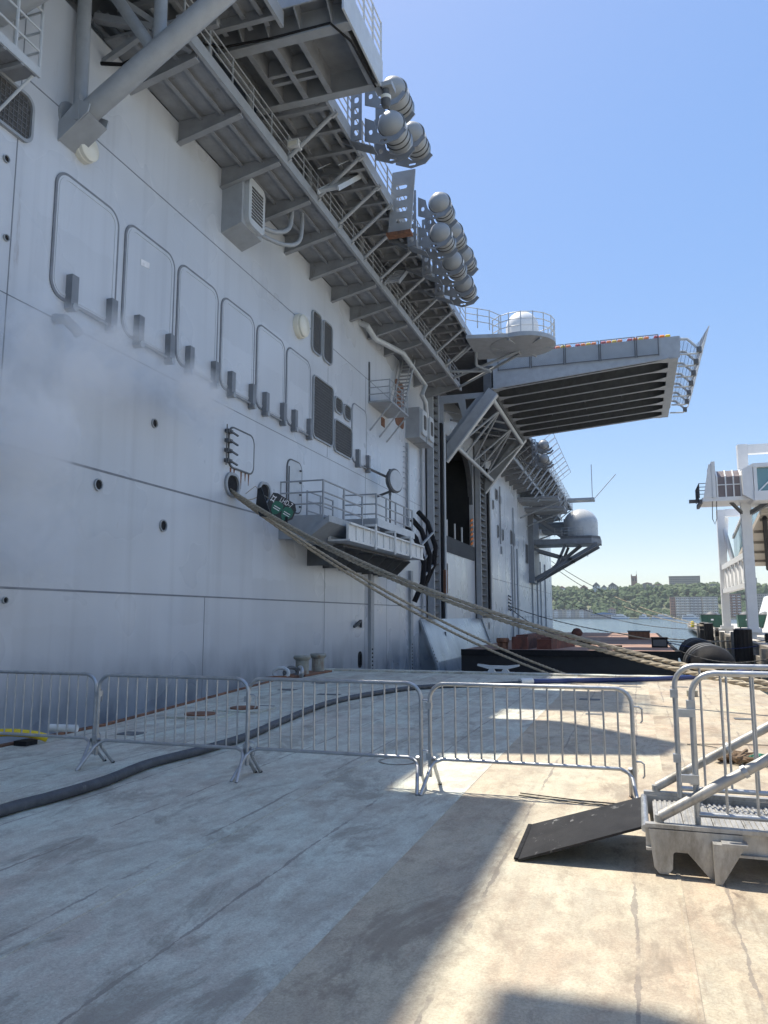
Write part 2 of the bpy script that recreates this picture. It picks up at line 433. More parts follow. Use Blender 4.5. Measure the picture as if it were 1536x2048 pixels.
m.build('opening_arch', 'dark_grey', ship)
# hangar details
MB().prism(rrect(58.3, 59.2, 8.6, 10.6, .4), 'x', -25.99, -25.9).build('hangar_door', 'black_void', ship)
for y in (53.6, 56.3, 59.0, 61.6):
    MB().tube([(-13.3, y, 6.9), (-13.3, y, 8.9)], .07, 8).build('stanchion', 'white_metal', ship, True)
for k in range(6):
    MB().prism([(63.9, 7.6 + k * .4), (64.75, 7.8 + k * .4), (64.75, 8.0 + k * .4), (63.9, 7.8 + k * .4)], 'x', -13.06, -12.98).build('hazard_stripe', 'orange', ship)
MB().box(-14.2, -13.5, 55.2, 57.4, 6.9, 8.0).box(-14.0, -13.6, 55.4, 56.0, 8.0, 8.5).build('hangar_winch', 'red', ship)
# bulge below the elevator
m = MB()
m.add([(HX + .003, 47.4, 1.5), (HX + .003, 67.5, 1.5), (-11.3, 67.5, -4), (-11.3, 47.4, -4), (-12.0, 67.5, -1.2), (-12.0, 47.4, -1.2), (HX + .003, 67.5, -4), (HX + .003, 47.4, -4)],
      [(0, 1, 4, 5), (5, 4, 2, 3), (0, 5, 3, 7), (1, 6, 2, 4), (3, 2, 6, 7), (0, 7, 6, 1)])
bul = m.build('hull_bulge', 'bulge_paint', ship)
MB().box(-12.66, -12.55, 52.5, 52.65, -.2, .6).build('draught_mark', 'dark_grey', bul)

# weld seams proud of the plating
def seam(y0, y1, z0, z1, t=.035):
    m = MB()
    if abs(z1 - z0) < abs(y1 - y0): m.add([(HX + .006, y0, z0 - t / 2), (HX + .006, y1, z1 - t / 2), (HX + .006, y1, z1 + t / 2), (HX + .006, y0, z0 + t / 2), (HX - .01, y0, z0 - t / 2), (HX - .01, y1, z1 - t / 2), (HX - .01, y1, z1 + t / 2), (HX - .01, y0, z0 + t / 2)], [(0, 1, 2, 3), (0, 4, 5, 1), (3, 2, 6, 7), (4, 7, 6, 5), (0, 3, 7, 4), (1, 5, 6, 2)])
    else: m.box(HX - .01, HX + .006, y0 - t / 2, y0 + t / 2, z0, z1)
    m.build('weld_seam', 'seam_grey', hl)
seam(0, 29, 5.38, 5.38, .06); seam(0, 48.8, 2.27, 2.27, .05); seam(0, 48, 14.1, 14.1); seam(10, 48, 8.75, 8.75, .025); seam(69, 129, 5.3, 5.3, .06); seam(69, 129, 1.6, 1.6, .06)
for y, a, b in ((31.55, -2, 5.3), (36.9, -2, 14.1), (12.9, 5.4, 17), (21.6, -2, 2.25), (31.7, 8.8, 13), (40.5, -2, 5), (74, -2, 15), (82, -2, 15), (92, -2, 15), (70.9, -2, 15)): seam(y, y, a, b, .03)

# raised panels with two hinge arms each
def panel(y, z0, z1, wd, lab=None):
    p = MB().prism(rrect(y, y + wd, z0, z1, .38, 7), 'x', HX, HX + .03).build('hull_panel', 'hull_paint', ship)
    holed('panel_gasket', rrect(y - .075, y + wd + .06, z0 - .075, z1 + .06, .44, 7), [rrect(y, y + wd, z0, z1, .38, 7)], .05, 'x', HX + .01, 'seam_grey', p)
    holed('panel_lip', rrect(y + .05, y + wd - .05, z0 + .05, z1 - .05, .34, 7), [rrect(y + .12, y + wd - .12, z0 + .12, z1 - .12, .29, 7)], .02, 'x', HX + .035, 'hull_paint', p)
    for i in (0, 1):
        yy = y + .46 + i * 1.52
        MB().prism([(yy, z0 - .26), (yy + .24, z0 - .26), (yy + .24, z0 + .62), (yy, z0 + .62)], 'x', HX + .03, HX + .22).build('hinge_arm', 'sponson_grey', p)
        MB().tube([(HX + .0, yy + .12, z0 - .2), (HX + .27, yy + .12, z0 - .2)], .10, 10).build('hinge_pin', 'haze_grey', p, True)
    MB().tube([(HX + .10, y + .76, z0 - .1), (HX + .10, y + 1.98, z0 - .1)], .035, 6).build('hinge_rod', 'haze_grey', p)
    return p
ps = [panel(y, 9.36, 12.5, 2.3) for y in (14.2, 16.9, 19.5, 22.12, 24.72, 27.3)]
panel(34.88, 9.3, 12.2, 2.1)
MB().prism([(17.55, 11.55), (17.95, 11.6), (17.95, 11.78), (17.55, 11.73)], 'x', HX + .032, HX + .042).build('white_placard', 'sign_white', ps[1])

# mesh-covered louvres
def louvre(y0, y1, z0, z1, mat='louvre_metal'):
    r = min(.22, (y1 - y0) * .3)
    p = MB().prism(rrect(y0, y1, z0, z1, r), 'x', HX - .002, HX + .02).build('louvre', mat, ship)
    o = rrect(y0 - .07, y1 + .07, z0 - .07, z1 + .07, r + .06); i = rrect(y0, y1, z0, z1, r)
    holed('louvre_rim', o, [i], .09, 'x', HX + .045, 'haze_grey', p)
    g = MB(); k = .13
    a = y0 + k
    while a < y1 - .05: g.box(HX + .02, HX + .038, a - .012, a + .012, z0 + .05, z1 - .05); a += k
    a = z0 + k
    while a < z1 - .05: g.box(HX + .02, HX + .038, y0 + .05, y1 - .05, a - .012, a + .012); a += k
    g.build('wire_mesh', 'grille_grey', p)
for q in ((29.75, 30.7, 13.2, 15.0), (31.0, 32.0, 13.2, 15.0), (29.95, 32.2, 9.4, 12.1), (32.5, 33.4, 11.2, 11.85), (33.7, 34.55, 11.15, 11.8), (32.45, 34.7, 9.3, 10.75), (11.0, 13.2, 12.55, 13.6)): louvre(*q)
MB().prism(rrect(42.1, 43.9, 12.9, 15.7, .35), 'x', HX, HX + .03).build('rusty_louvre', 'rust', ship)
MB().box(HX, HX + .03, 39.5, 40.1, 12.15, 12.65).build('vent_plate', 'rust', ship)
# white round caps
for y, z in ((28.35, 13.72),):
    MB().lathe([(.52, 0), (.52, .16), (.49, .2), (.47, .2), (.47, .30), (.40, .36), (.0, .37)], (HX, y, z), 'x', 28).build('round_cap', 'lens_white', ship, True)
MB().lathe([(.36, 0), (.36, .14), (.34, .16), (.34, .26), (.28, .3), (.0, .31)], (HX, 14.98, 13.5), 'x', 28).build('round_cap', 'lens_white', ship, True)
# port door with dog clips
pd = MB().prism(rrect(22.85, 24.6, 6.75, 8.1, .3), 'x', HX, HX + .03).build('port_door', 'hull_paint', ship)
holed('door_gasket', rrect(22.79, 24.66, 6.69, 8.16, .34), [rrect(22.85, 24.6, 6.75, 8.1, .3)], .05, 'x', HX + .01, 'dark_grey', pd)
for z in (7.9, 7.57, 7.23, 6.88):
    MB().box(HX, HX + .16, 22.55, 22.85, z - .06, z + .06).beam((HX + .16, 22.65, z), (HX + .24, 23.05, z - .1), .06, .05).build('dog_clip', 'dark_grey', pd)
MB().tube([(HX + .12, 22.5, 6.7), (HX + .12, 22.5, 8.1)], .02, 6).build('clip_rod', 'dark_grey', pd)
for k, (y, l) in enumerate(((23.0, .5), (23.25, .28), (23.75, .62), (24.05, .3), (24.3, .42))): MB().prism([(y - .05, 6.70), (y + .07, 6.70), (y + .02, 6.70 - l), (y - .01, 6.70 - l)], 'x', HX, HX + .003).build('rust_run', 'rust', pd)
th = MB().prism(rrect(27.5, 28.85, 5.85, 7.9, .35), 'x', HX, HX + .04).build('side_hatch', 'light_grey', ship)
holed('hatch_gasket', rrect(27.44, 28.91, 5.79, 7.96, .4), [rrect(27.5, 28.85, 5.85, 7.9, .35)], .05, 'x', HX + .01, 'dark_grey', th)
for z in (6.1, 6.6, 7.1, 7.6): MB().box(HX + .05, HX + .12, 28.6, 28.72, z - .03, z + .03).build('hatch_bolt', 'dark_grey', th)
MB().tube([(HX + .09, 27.52, 6.1), (HX + .09, 27.52, 7.6)], .025, 6).build('hatch_bar', 'dark_grey', th)
# hawse pipes for the mooring lines
for y, z in ((23.1, 6.12), (25.5, 6.2)):
    h = MB().prism(oval(y, z, .8, .64, 20), 'x', HX, HX + .012).build('hawse_pipe', 'black_void', ship)
    holed('hawse_rim', oval(y, z, 1.0, .84, 24), [oval(y, z, .8, .64, 24)], .10, 'x', HX + .04, 'haze_grey', h)
for y, z, s in ((18.54, 7.17, .14), (16.24, 5.0, .16), (19.16, 4.27, .18), (12.6, 11.8, .09), (12.75, 10.0, .08), (13.4, 2.0, .08)):
    h = MB().lathe([(s * .8, 0), (s * .8, .012)], (HX, y, z), 'x', 18).build('scupper', 'black_void', ship)
    MB().lathe([(s, 0), (s, .05), (s * .8, .05), (s * .8, .01)], (HX, y, z), 'x', 18, True).build('scupper_rim', 'haze_grey', h, True)
MB().tube([(HX, 14.4, 8.75), (HX + .3, 14.42, 8.7), (HX + .45, 14.6, 8.5), (HX + .45, 14.72, 8.42)], .13, 10).build('vent_elbow', 'haze_grey', ship, True)
MB().prism(rrect(35.9, 36.5, -.85, -.05, .25), 'x', HX - .001, HX + .01).tube([(HX + .05, 36.2, -.7), (HX + .05, 36.2, -.2)], .05, 8).build('towing_eye', 'black_void', ship)
MB().beam((HX + .05, 35.2, 1.15), (HX + .22, 35.7, 1.45), .12, .1).beam((HX + .22, 35.7, 1.45), (HX + .05, 36.2, 1.15), .12, .1).build('tee_fitting', 'dark_grey', ship)

# vertical rubbing strips, the lower run perforated
def strip(y, z0, z1, wd=.42, hole_to=None):
    p = MB().box(HX, HX + .16, y, y + wd, z0, z1).build('rubbing_strip', 'haze_grey', ship)
    if hole_to is not None:
        f = None
        for z in np.arange(z0 + .15, hole_to - .1, .2):
            if f is None: f = (MB().box(HX + .16, HX + .163, y + .15, y + wd - .15, z, z + .09).build('strip_slot', 'black_void', p), z)
            else: inst(f[0], p, (0, 0, z - f[1]))
strip(37.4, -2.2, 4.4, .5, .2); strip(44.8, -2.2, 4.4, .5, .2); strip(44.3, 6.9, 12.2, .28)
def slope_strip(y):   # perforated strip down the edge of the bulge
    p = MB().beam((-12.93, y, 1.45), (-11.9, y, -1.3), .42, .14, (1, 0, .4)).beam((-11.9, y, -1.3), (-11.2, y, -4), .42, .14, (1, 0, .4)).build('bulge_strip', 'haze_grey', ship)
    for i in range(13):
        t = i / 13; c = Vector((-12.93, y, 1.3)).lerp(Vector((-11.9, y, -1.3)), t) + Vector((.075, 0, .03))
        MB().beam(c, c + Vector((.035, 0, -.09)), .15, .02, (1, 0, .4)).build('strip_slot', 'black_void', p)
slope_strip(47.3); slope_strip(67.6)
for y in (86, 90, 103.5, 109, 113, 119): strip(y, -2.2, 9.5, .5)
# narrow boarding-ladder rungs and pipes on the side
for y, z0, z1 in ((47.6, 1.5, 14.5), (87.5, 2, 14), (78.5, 9, 15)): MB().tube([(HX + .12, y, z0), (HX + .12, y, z1)], .08, 8).build('side_pipe', 'haze_grey', ship, True)
for i in range(9): 
    if i == 0: rung = MB().tube([(HX, 44.15, 9.3), (HX + .12, 44.15, 9.3), (HX + .12, 43.75, 9.3), (HX, 43.75, 9.3)], .02, 6).build('rung', 'haze_grey', ship)
    else: inst(rung, ship, (0, 0, .32 * i))
# far side openings
for y, z, wd, h in ((76.2, 13.4, 1.2, 1.0), (78.5, 13.3, 1.0, .8), (74.6, 12.2, .5, .8), (77, 9.6, .8, 1.2), (80, 9.6, .8, 1.1), (85.5, 9.7, 1.3, 1.5), (87.6, 9.7, 1.2, 1.4), (98, 8.4, 2.2, 2.4), (79, 8.1, .5, .7)):
    louvre(y, y + wd, z, z + h)
for y, z in ((53.5, 5.0), (54.9, 5.0), (72.2, 5.4), (71.3, 4.3)): MB().box(HX, HX + .012, y, y + .3, z, z + .5).build('side_slot', 'black_void', ship)
MB().lathe([(.35, 0), (.35, .012)], (HX, 71.6, -.2 + 1), 'x', 18).build('scupper', 'dark_grey', ship)
for k in range(5): MB().beam((HX, 83.4, 3.9 - k * .36), (HX + .3, 83.4, 3.7 - k * .36), .4, .12).build('step_bracket', 'dark_grey', ship)

# upper works: recessed gallery wall and flight deck
MB().box(-42, -14.4, -60, 129.4, 17.0, 20.2).build('gallery_wall', 'haze_grey', ship)
fd = MB().box(-42, -11.2, -60, 51.5, 20.2, 20.6).box(-42, -11.2, 70, 130, 20.2, 20.6).box(-42, -9.45, 51.5, 70, 20.21, 20.6).build('flight_deck', 'dark_grey', ship)

# lower catwalk: plate, brackets, stiffeners
def catwalk(ya, yb, brs):
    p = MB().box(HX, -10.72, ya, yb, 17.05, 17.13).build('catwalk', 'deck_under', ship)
    MB().beam((-10.72, ya, 17.05), (-10.72, yb, 17.05), .12, .34).build('edge_beam', 'haze_grey', p)
    for x in (-12.25, -11.5):
        MB().beam((x, ya, 16.99), (x, yb, 16.99), .03, .12).beam((x + .05, ya, 16.93), (x + .05, yb, 16.93), .13, .02).build('stiffener', 'deck_under', p)
    b0 = None
    for y in brs:
        if b0 is None:
            m = MB(); m.prism([(HX, 16.3), (-10.8, 16.8), (-10.8, 17.045), (HX, 17.045)], 'y', y - .015, y + .015)
            m.add([(HX, y - .11, 16.3), (-10.8, y - .11, 16.8), (-10.8, y + .11, 16.8), (HX, y + .11, 16.3), (HX, y - .11, 16.27), (-10.8, y - .11, 16.77), (-10.8, y + .11, 16.77), (HX, y + .11, 16.27)], [(0, 1, 2, 3), (7, 6, 5, 4), (0, 4, 5, 1), (2, 6, 7, 3), (1, 5, 6, 2), (0, 3, 7, 4)])
            b0 = (m.build('bracket', 'deck_under', p), y)
        else: inst(b0[0], p, (0, y - b0[1], 0))
    return p
cw = catwalk(15.6, 50.0, (16.7, 19.2, 21.84, 24.4, 26.95, 29.5, 32.03, 34.52, 37.18, 40.04, 43.19, 46.2, 49.0))
cw2 = catwalk(70.5, 126, list(np.arange(71.5, 126, 2.9)))
railing(ship, [(-10.8, 16, 17.13), (-10.8, 49.8, 17.13)], 1.1, 1.3, .025, 4)
railing(ship, [(-10.8, 71, 17.13), (-10.8, 125, 17.13)], 1.1, 2.2, .03, 3)

# upper gallery: plate, longitudinal and cross beams, outer edge
def gallery(ya, yb, step=1.25, xo=-9.0):
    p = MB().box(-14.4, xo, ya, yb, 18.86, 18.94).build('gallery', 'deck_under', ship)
    MB().beam((xo, ya, 18.72), (xo, yb, 18.72), .1, .5).build('edge_beam', 'haze_grey', p)
    l0 = None
    for x in (-13.2, -12.4, -11.6, -10.8, -10.0, -9.45):
        if x > xo: continue
        if l0 is None: l0 = (MB().beam((x, ya, 18.76), (x, yb, 18.76), .03, .2).beam((x, ya, 18.65), (x, yb, 18.65), .14, .02).build('longitudinal', 'deck_under', p), x)
        else: inst(l0[0], p, (x - l0[1], 0, 0))
    b0 = None; y = ya + .3
    while y < yb - .1:
        if b0 is None: b0 = (MB().beam((-14.4, y, 18.68), (xo, y, 18.68), .03, .36).beam((-14.4, y, 18.5), (xo, y, 18.5), .17, .025).build('cross_beam', 'deck_under', p), y)
        else: inst(b0[0], p, (0, y - b0[1], 0))
        y += step
    return p
ga = gallery(21.6, 47.5); gb = gallery(-20, 18.2, 2.5); gc = gallery(70.5, 126, 1.8)
railing(ship, [(-9.0, 22, 18.95), (-9.0, 43.6, 18.95)], 1.1, 1.5, .025, 3)
railing(ship, [(-9.0, 84, 18.95), (-9.0, 126, 18.95)], 1.1, 2.4, .03, 3)
# pipe struts from the catwalk edge to the gallery edge
st = None
for y in (22.23, 24.85, 26.95, 28.43, 30.0, 32.24, 34.99, 37.67, 40.06, 42.86, 45.36) + tuple(np.arange(72, 125, 2.9)):
    if st is None:
        st = (MB().tube([(-10.78, y, 17.1), (-8.95, y, 18.52)], .075, 10).beam((-10.85, y, 17.0), (-10.62, y, 17.22), .1, .26).beam((-9.1, y, 18.42), (-8.9, y, 18.55), .1, .22).build('strut', 'haze_grey', ship, True), y)
    else: inst(st[0], ship, (0, y - st[1], 0))
for i, y in enumerate((18.0, 20.6, 22.8, 23.9, 25.9, 27.8, 29.3, 31.2, 33.6, 36.3, 38.9, 41.5, 44.2, 47.0)):
    c = MB().tube([(-11.3, y, 17.13), (-11.3, y, 18.85)], .13, 10).build('column', 'haze_grey', ship, True) if i == 0 else inst(c, ship, (0, y - 18.0, 0))
# lockers, pipe runs and cabinets on the catwalk that fill the dark recess
for y, wd, h in ((19.3, 1.2, 1.3), (23.0, .9, 1.35), (26.4, 1.1, 1.2), (33, 1.4, 1.3), (38.2, .8, 1.3), (42, 1.2, 1.2), (45.6, 1.0, 1.3)):
    lk = MB().box(-14.3, -13.5, y, y + wd, 17.15, 17.15 + h).build('locker', 'dark_grey', ship)
    MB().box(-13.5, -13.44, y + .08, y + wd - .08, 17.25, 17.1 + h).build('locker_door', 'grille_grey', lk)
for x, z, r in ((-13.9, 18.3, .09), (-13.6, 18.4, .06), (-13.3, 18.25, .05), (-12.1, 18.35, .07)):
    MB().tube([(x, 16, z), (x, 49, z)], r, 8).build('pipe_run', 'haze_grey', ship, True)
# flood light
fl = MB().box(-10.6, -10.2, 22.0, 22.35, 17.45, 17.7).build('flood_light', 'white_metal', ship)
MB().box(-10.55, -10.25, 21.985, 22.0, 17.48, 17.62).build('lamp_face', 'lens_white', fl)
# inclined ladders catwalk to gallery
def ladder(p, q, wd, n, mat='haze_grey', side=(1, 0, 0)):
    p, q = Vector(p), Vector(q); s = Vector(side) * wd / 2
    o = MB().beam(p + s, q + s, .05, .18).beam(p - s, q - s, .05, .18).build('inclined_ladder', mat, ship)
    f = None
    for i in range(n):
        c = p.lerp(q, (i + .5) / n)
        if f is None: f = (MB().beam(c - s, c + s, .2, .03).build('tread', mat, o), c)
        else: inst(f[0], o, c - f[1])
    for k in (1, -1):
        MB().tube([p + s * k + Vector((0, 0, .9)), q + s * k + Vector((0, 0, .9))], .02, 6).build('hand_rail', mat, o)
    return o
ladder((-10.0, 24.2, 17.0), (-9.9, 26.6, 18.9), .8, 11, 'light_grey')
ladder((-10.2, 32.6, 17.1), (-10.2, 34.8, 18.9), .7, 9)
ladder((-12.35, 40.3, 12.95), (-12.35, 42.9, 16.9), .75, 15)

# near sponson with its open framed underside
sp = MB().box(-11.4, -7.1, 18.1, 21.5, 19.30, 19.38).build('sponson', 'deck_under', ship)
MB().box(-11.4, -7.1, 18.05, 18.1, 18.95, 19.42).build('end_plate', 'haze_grey', sp)
MB().box(-7.1, -7.04, 18.05, 21.55, 18.45, 19.42).build('outer_plate', 'light_grey', sp)
for y, wd in ((18.75, .34), (21.42, .3)): MB().beam((-11.4, y, 18.5), (-7.1, y, 18.5), wd, .04).beam((-11.4, y, 18.9), (-7.1, y, 18.9), .03, .76).build('frame_beam', 'haze_grey', sp)
for x in (-11.3, -10.45, -9.6, -8.75, -7.35):
    MB().beam((x, 18.9, 18.52), (x, 21.3, 18.52), .17, .03).beam((x, 18.9, 18.9), (x, 21.3, 18.9), .03, .74).build('frame_rib', 'deck_under', sp)
for y in (20.15, 20.5): MB().beam((-10.4, y, 18.6), (-8.8, y, 18.6), .12, .04).beam((-10.4, y, 18.9), (-8.8, y, 18.9), .03, .56).build('cross_piece', 'deck_under', sp)
for x in (-11.3, -10.45, -9.6, -8.6, -7.6): MB().prism([(18.1, 19.28), (18.1, 18.95), (18.6, 18.55), (18.6, 19.28)], 'x', x - .015, x + .015).build('end_rib', 'deck_under', sp)
railing(sp, [(-11.3, 18.15, 19.38), (-7.07, 18.15, 19.42), (-7.07, 21.45, 19.42)], 1.3, .8, .028, 4, 'light_grey')
bl = MB().lathe([(.12, 0), (.12, -.18), (.16, -.2), (.16, -.5), (.1, -.62), (0, -.66)], (-6.95, 21.6, 18.45), 'z', 14).build('beacon_lamp', 'dark_grey', ship, True)
MB().lathe([(.17, -.24), (.17, -.36)], (-6.95, 21.6, 18.45), 'z', 14).build('lamp_ring', 'lens_white', bl, True)
MB().box(-7.3, -6.7, 21.4, 21.85, 18.45, 18.6).build('lamp_shelf', 'haze_grey', bl)
MB().tube([(-11.0, 18.3, 18.42), (-9.4, 18.35, 18.36), (-7.6, 18.4, 18.42), (-7.25, 19.2, 18.38), (-7.2, 21.3, 18.4)], .035, 8).tube([(-11.0, 18.3, 18.42), (-11.3, 17.6, 18.1), (-11.6, 17.9, 17.6), (-11.4, 18.4, 17.5)], .04, 8).build('cable', 'rubber', ship, True)
# gear on the sponson
MB().lathe([(.3, 0), (.3, .9), (.12, 1.0)], (-8.6, 19.4, 19.38), 'z', 16).tube([(-8.6, 19.4, 20.2), (-7.5, 19.0, 20.5)], .09, 10).build('deck_fitting', 'haze_grey', sp, True)
MB().box(-10.6, -9.6, 18.6, 19.4, 19.38, 20.0).build('deck_locker', 'light_grey', sp)

# big tubular frame and the platforms it carries (partly above the picture)
tf = MB().tube([(-12.75, 14.5, 13.9), (-7.6, 14.5, 17.0), (-6.9, 14.5, 19.2)], .27, 18).build('pipe_frame', 'haze_grey', ship, True)
MB().tube([(-12.7, 14.5, 14.1), (-12.78, 14.5, 19.2)], .17, 14).build('frame_pipe', 'haze_grey', tf, True)
MB().tube([(-10.6, 14.5, 15.3), (-13.0, 14.5, 18.9)], .15, 14).build('frame_pipe', 'haze_grey', tf, True)
MB().tube([(-10.45, 14.5, 15.4), (-10.5, 14.5, 19.2)], .16, 14).build('frame_pipe', 'haze_grey', tf, True)
MB().prism([(HX, 13.2), (HX, 13.72), (-12.45, 14.2), (-12.1, 14.0), (-12.15, 13.8)], 'y', 14.12, 14.16).prism([(HX, 13.2), (HX, 13.72), (-12.45, 14.2), (-12.1, 14.0), (-12.15, 13.8)], 'y', 14.82, 14.86).beam((HX, 14.49, 13.25), (-12.15, 14.49, 13.8), .66, .04).build('frame_foot', 'haze_grey', tf)
MB().lathe([(.42, 0), (.42, .05), (.28, .05)], (HX, 14.5, 14.0), 'x', 20).build('frame_flange', 'haze_grey', tf, True)
MB().beam((-12.45, 14.1, 14.0), (-12.45, 14.9, 14.0), .1, .7).build('frame_collar', 'haze_grey', tf, True)
pf = MB().prism([(-11.2, 12.6), (-6.6, 13.8), (-6.3, 14.8), (-8.0, 16.5), (-11.2, 16.5)], 'z', 19.2, 19.6).build('platform', 'deck_under', ship)
MB().box(-11.2, -7.75, 7.4, 10.9, 18.9, 19.4).build('platform', 'deck_under', ship)
MB().box(-11.2, -7.75, 1, 7.38, 18.9, 19.4).build('platform', 'deck_under', ship)
MB().prism([(-7.3, 1), (-6.2, 1), (-6.15, 6.9), (-6.6, 7.3), (-7.3, 7.3)], 'z', 18.9, 19.4).build('platform_wing', 'deck_under', ship)
for y in (2.0, 4.5): MB().beam((-7.8, y, 19.1), (-7.25, y, 19.1), .15, .2).build('wing_beam', 'haze_grey', ship)
MB().box(-11.2, -7.5, -20, 1, 18.9, 19.4).build('platform', 'deck_under', ship)
railing(ship, [(-8.3, 7.9, 19.4), (-8.3, 10.8, 19.4)], 1.2, 1.6, .04, 3)
railing(ship, [(-6.6, 1.2, 19.4), (-6.6, 6.6, 19.4)], 1.2, 1.6, .03, 3)
# small ladder landing at the frame's near side
ld = MB().box(HX, -12.2, 11.2, 12.6, 13.66, 13.74).build('landing', 'deck_under', ship)
for y in (11.6, 12.1): MB().beam((HX, y, 13.6), (-12.2, y, 13.6), .08, .1).build('landing_beam', 'haze_grey', ld)
MB().beam((-12.2, 11.2, 13.7), (-12.2, 12.6, 13.7), .06, .22).build('edge_channel', 'light_grey', ld)
railing(ld, [(-12.22, 11.2, 13.74), (-12.22, 12.6, 13.74), (HX, 12.6, 13.74)], 2.0, .7, .03, 4, 'light_grey')
MB().tube([(-12.3, 12.5, 13.6), (HX, 12.2, 12.6)], .035, 8).build('landing_brace', 'light_grey', ld, True)
MB().tube([(HX, 12.0, 14.9), (-11.0, 12.4, 16.0), (-9, 12.7, 18.9)], .28, 16).build('frame_pipe', 'haze_grey', tf, True)
# tangle of beams and cables where the frame meets the catwalk
for a, b, w_ in (((-13, 15.2, 17.4), (-11, 15.9, 17.0), .2), ((-13, 15.6, 16.4), (-11.6, 15.6, 17.0), .14), ((-12.6, 14.9, 17.9), (-10.9, 16.6, 17.0), .18), ((-12.9, 16.0, 18.2), (-10.5, 16.0, 18.2), .16), ((-12.9, 17.2, 18.2), (-10.5, 17.2, 18.2), .16)):
    MB().beam(a, b, w_, w_).build('frame_beam', 'deck_under', ship)
MB().tube([(-12.9, 15.4, 16.2), (-12.3, 15.5, 16.1), (-11.9, 15.8, 16.5), (-11.3, 15.7, 16.9)], .05, 8).build('cable', 'rubber', ship, True)

# air-conditioning style box under the catwalk
ac = MB().box(HX, -12.22, 21.92, 23.4, 15.0, 16.6).prism([(HX, 15.0), (-12.22, 15.0), (-12.22, 14.98), (HX, 14.7)], 'y', 21.92, 23.4).build('vent_box', 'haze_grey', ship)
MB().prism(rrect(22.1, 23.3, 15.05, 16.75, .25), 'x', -12.22, -12.05).build('vent_door', 'light_grey', ac)
for k in range(10): MB().box(-12.05, -12.03, 22.3, 23.1, 15.3 + k * .12, 15.37 + k * .12).build('vent_slat', 'louvre_metal', ac)
MB().tube(spline([(-12.4, 23.3, 15.6), (-12.0, 24.1, 15.65), (-11.75, 24.7, 16.1), (-11.7, 24.8, 17)]), .09, 10).tube(spline([(-12.4, 23.3, 15.3), (-11.9, 24.5, 15.35), (-11.55, 25.2, 15.8), (-11.5, 25.3, 17)]), .08, 10).build('vent_pipe', 'haze_grey', ac, True)
for y in (44.3, 46.0):
    b = MB().box(HX, -12.1, y, y + 1.5, 12.5, 14.4).build('vent_box', 'haze_grey', ship)
    MB().prism(rrect(y + .2, y + 1.3, 12.75, 14.3, .2), 'x', -12.1, -11.95).build('vent_door', 'light_grey', b)
    MB().prism(rrect(y + .45, y + 1.05, 13.1, 14.0, .12), 'x', -11.95, -11.93).build('vent_grille', 'louvre_metal', b)
MB().tube([(HX, 35.9, 16.75), (-12.6, 36.0, 16.55), (-12.6, 37.2, 16.3), (-12.0, 40.4, 16.5), (-12.0, 45.4, 16.05), (-12.0, 44.5, 15.2), (-12.0, 45.4, 14.95), (-12.3, 47.0, 13.6), (-12.5, 47.3, 12.8)], .15, 12).build('drain_pipe', 'light_grey', ship, True)

# ladder landing under the catwalk
lp = MB().box(HX, -11.75, 37.3, 40.7, 12.83, 12.93).build('landing', 'haze_grey', ship)
for y in (37.6, 39.2, 40.5): MB().tube([(HX, y, 11.4), (-11.8, y, 12.8)], .045, 8).build('landing_brace', 'haze_grey', lp, True)
railing(lp, [(HX, 37.35, 12.93), (-11.8, 37.35, 12.93), (-11.8, 40.6, 12.93)], 1.1, 1.1, .028, 3)
MB().beam((-12.98, 37.4, 12.9), (-12.98, 37.4, 15.1), .1, .1).build('cable_ladder', 'dark_grey', lp)
# boarding landing with stowed accommodation ladder
bp = MB().box(HX, -11.15, 26.9, 31.5, 5.4, 5.5).build('boarding_platform', 'deck_under', ship)
MB().prism([(HX, 4.6), (-11.9, 4.6), (-11.15, 5.25), (-11.15, 5.5), (HX, 5.5)], 'y', 26.84, 26.9).build('end_plate', 'haze_grey', bp)
MB().prism([(-12.1, 4.5), (-11.85, 4.5), (-10.85, 5.2), (-10.85, 5.45)], 'y', 26.7, 31.5).build('under_beam', 'haze_grey', bp)
ul = MB().box(-12.6, -10.9, 32.5, 38.5, 5.68, 5.78).build('upper_landing', 'deck_under', ship)
MB().box(-10.9, -10.83, 32.45, 38.55, 5.66, 6.02).build('landing_face', 'light_grey', ul)
MB().box(-12.6, -10.9, 32.42, 32.5, 5.66, 6.02).build('landing_end', 'haze_grey', ul)
for y in (33, 35, 37, 38.3): MB().beam((HX, y, 5.5), (-10.95, y, 5.62), .08, .18).build('landing_beam', 'haze_grey', ul)
sl = MB().box(-10.72, -10.62, 28.2, 39.4, 4.62, 5.3).build('stowed_ladder', 'white_metal', ship)
MB().box(-11.5, -11.4, 28.2, 39.4, 4.62, 5.2).box(-11.4, -10.72, 28.2, 39.4, 4.62, 4.68).build('ladder_tray', 'white_metal', sl)
MB().box(-10.62, -10.52, 28.2, 39.4, 5.26, 5.34).box(-10.62, -10.56, 28.2, 39.4, 4.6, 4.68).build('ladder_flange', 'white_metal', sl)
for y in np.arange(29, 39.3, .9): MB().box(-10.62, -10.57, y, y + .06, 4.68, 5.26).build('ladder_rib', 'white_metal', sl)
for y in (31.2, 34, 36.6): MB().tube([(-10.5, y, 4.5), (-10.5, y, 5.6)], .06, 8).beam((-11, y, 5.55), (-10.5, y, 5.55), .1, .1).build('lashing_post', 'white_metal', sl, True)
for y in (29.6, 31.3, 33.2, 35.0, 36.4, 37.7, 39.0): MB().prism([(HX, 3.75), (-12.0, 3.75), (-11.2, 4.5), (HX, 4.5)], 'y', y, y + .05).build('support_bracket', 'dark_grey', ship)
MB().box(HX, -11.3, 29.4, 39.2, 4.5, 4.58).build('support_shelf', 'dark_grey', ship)
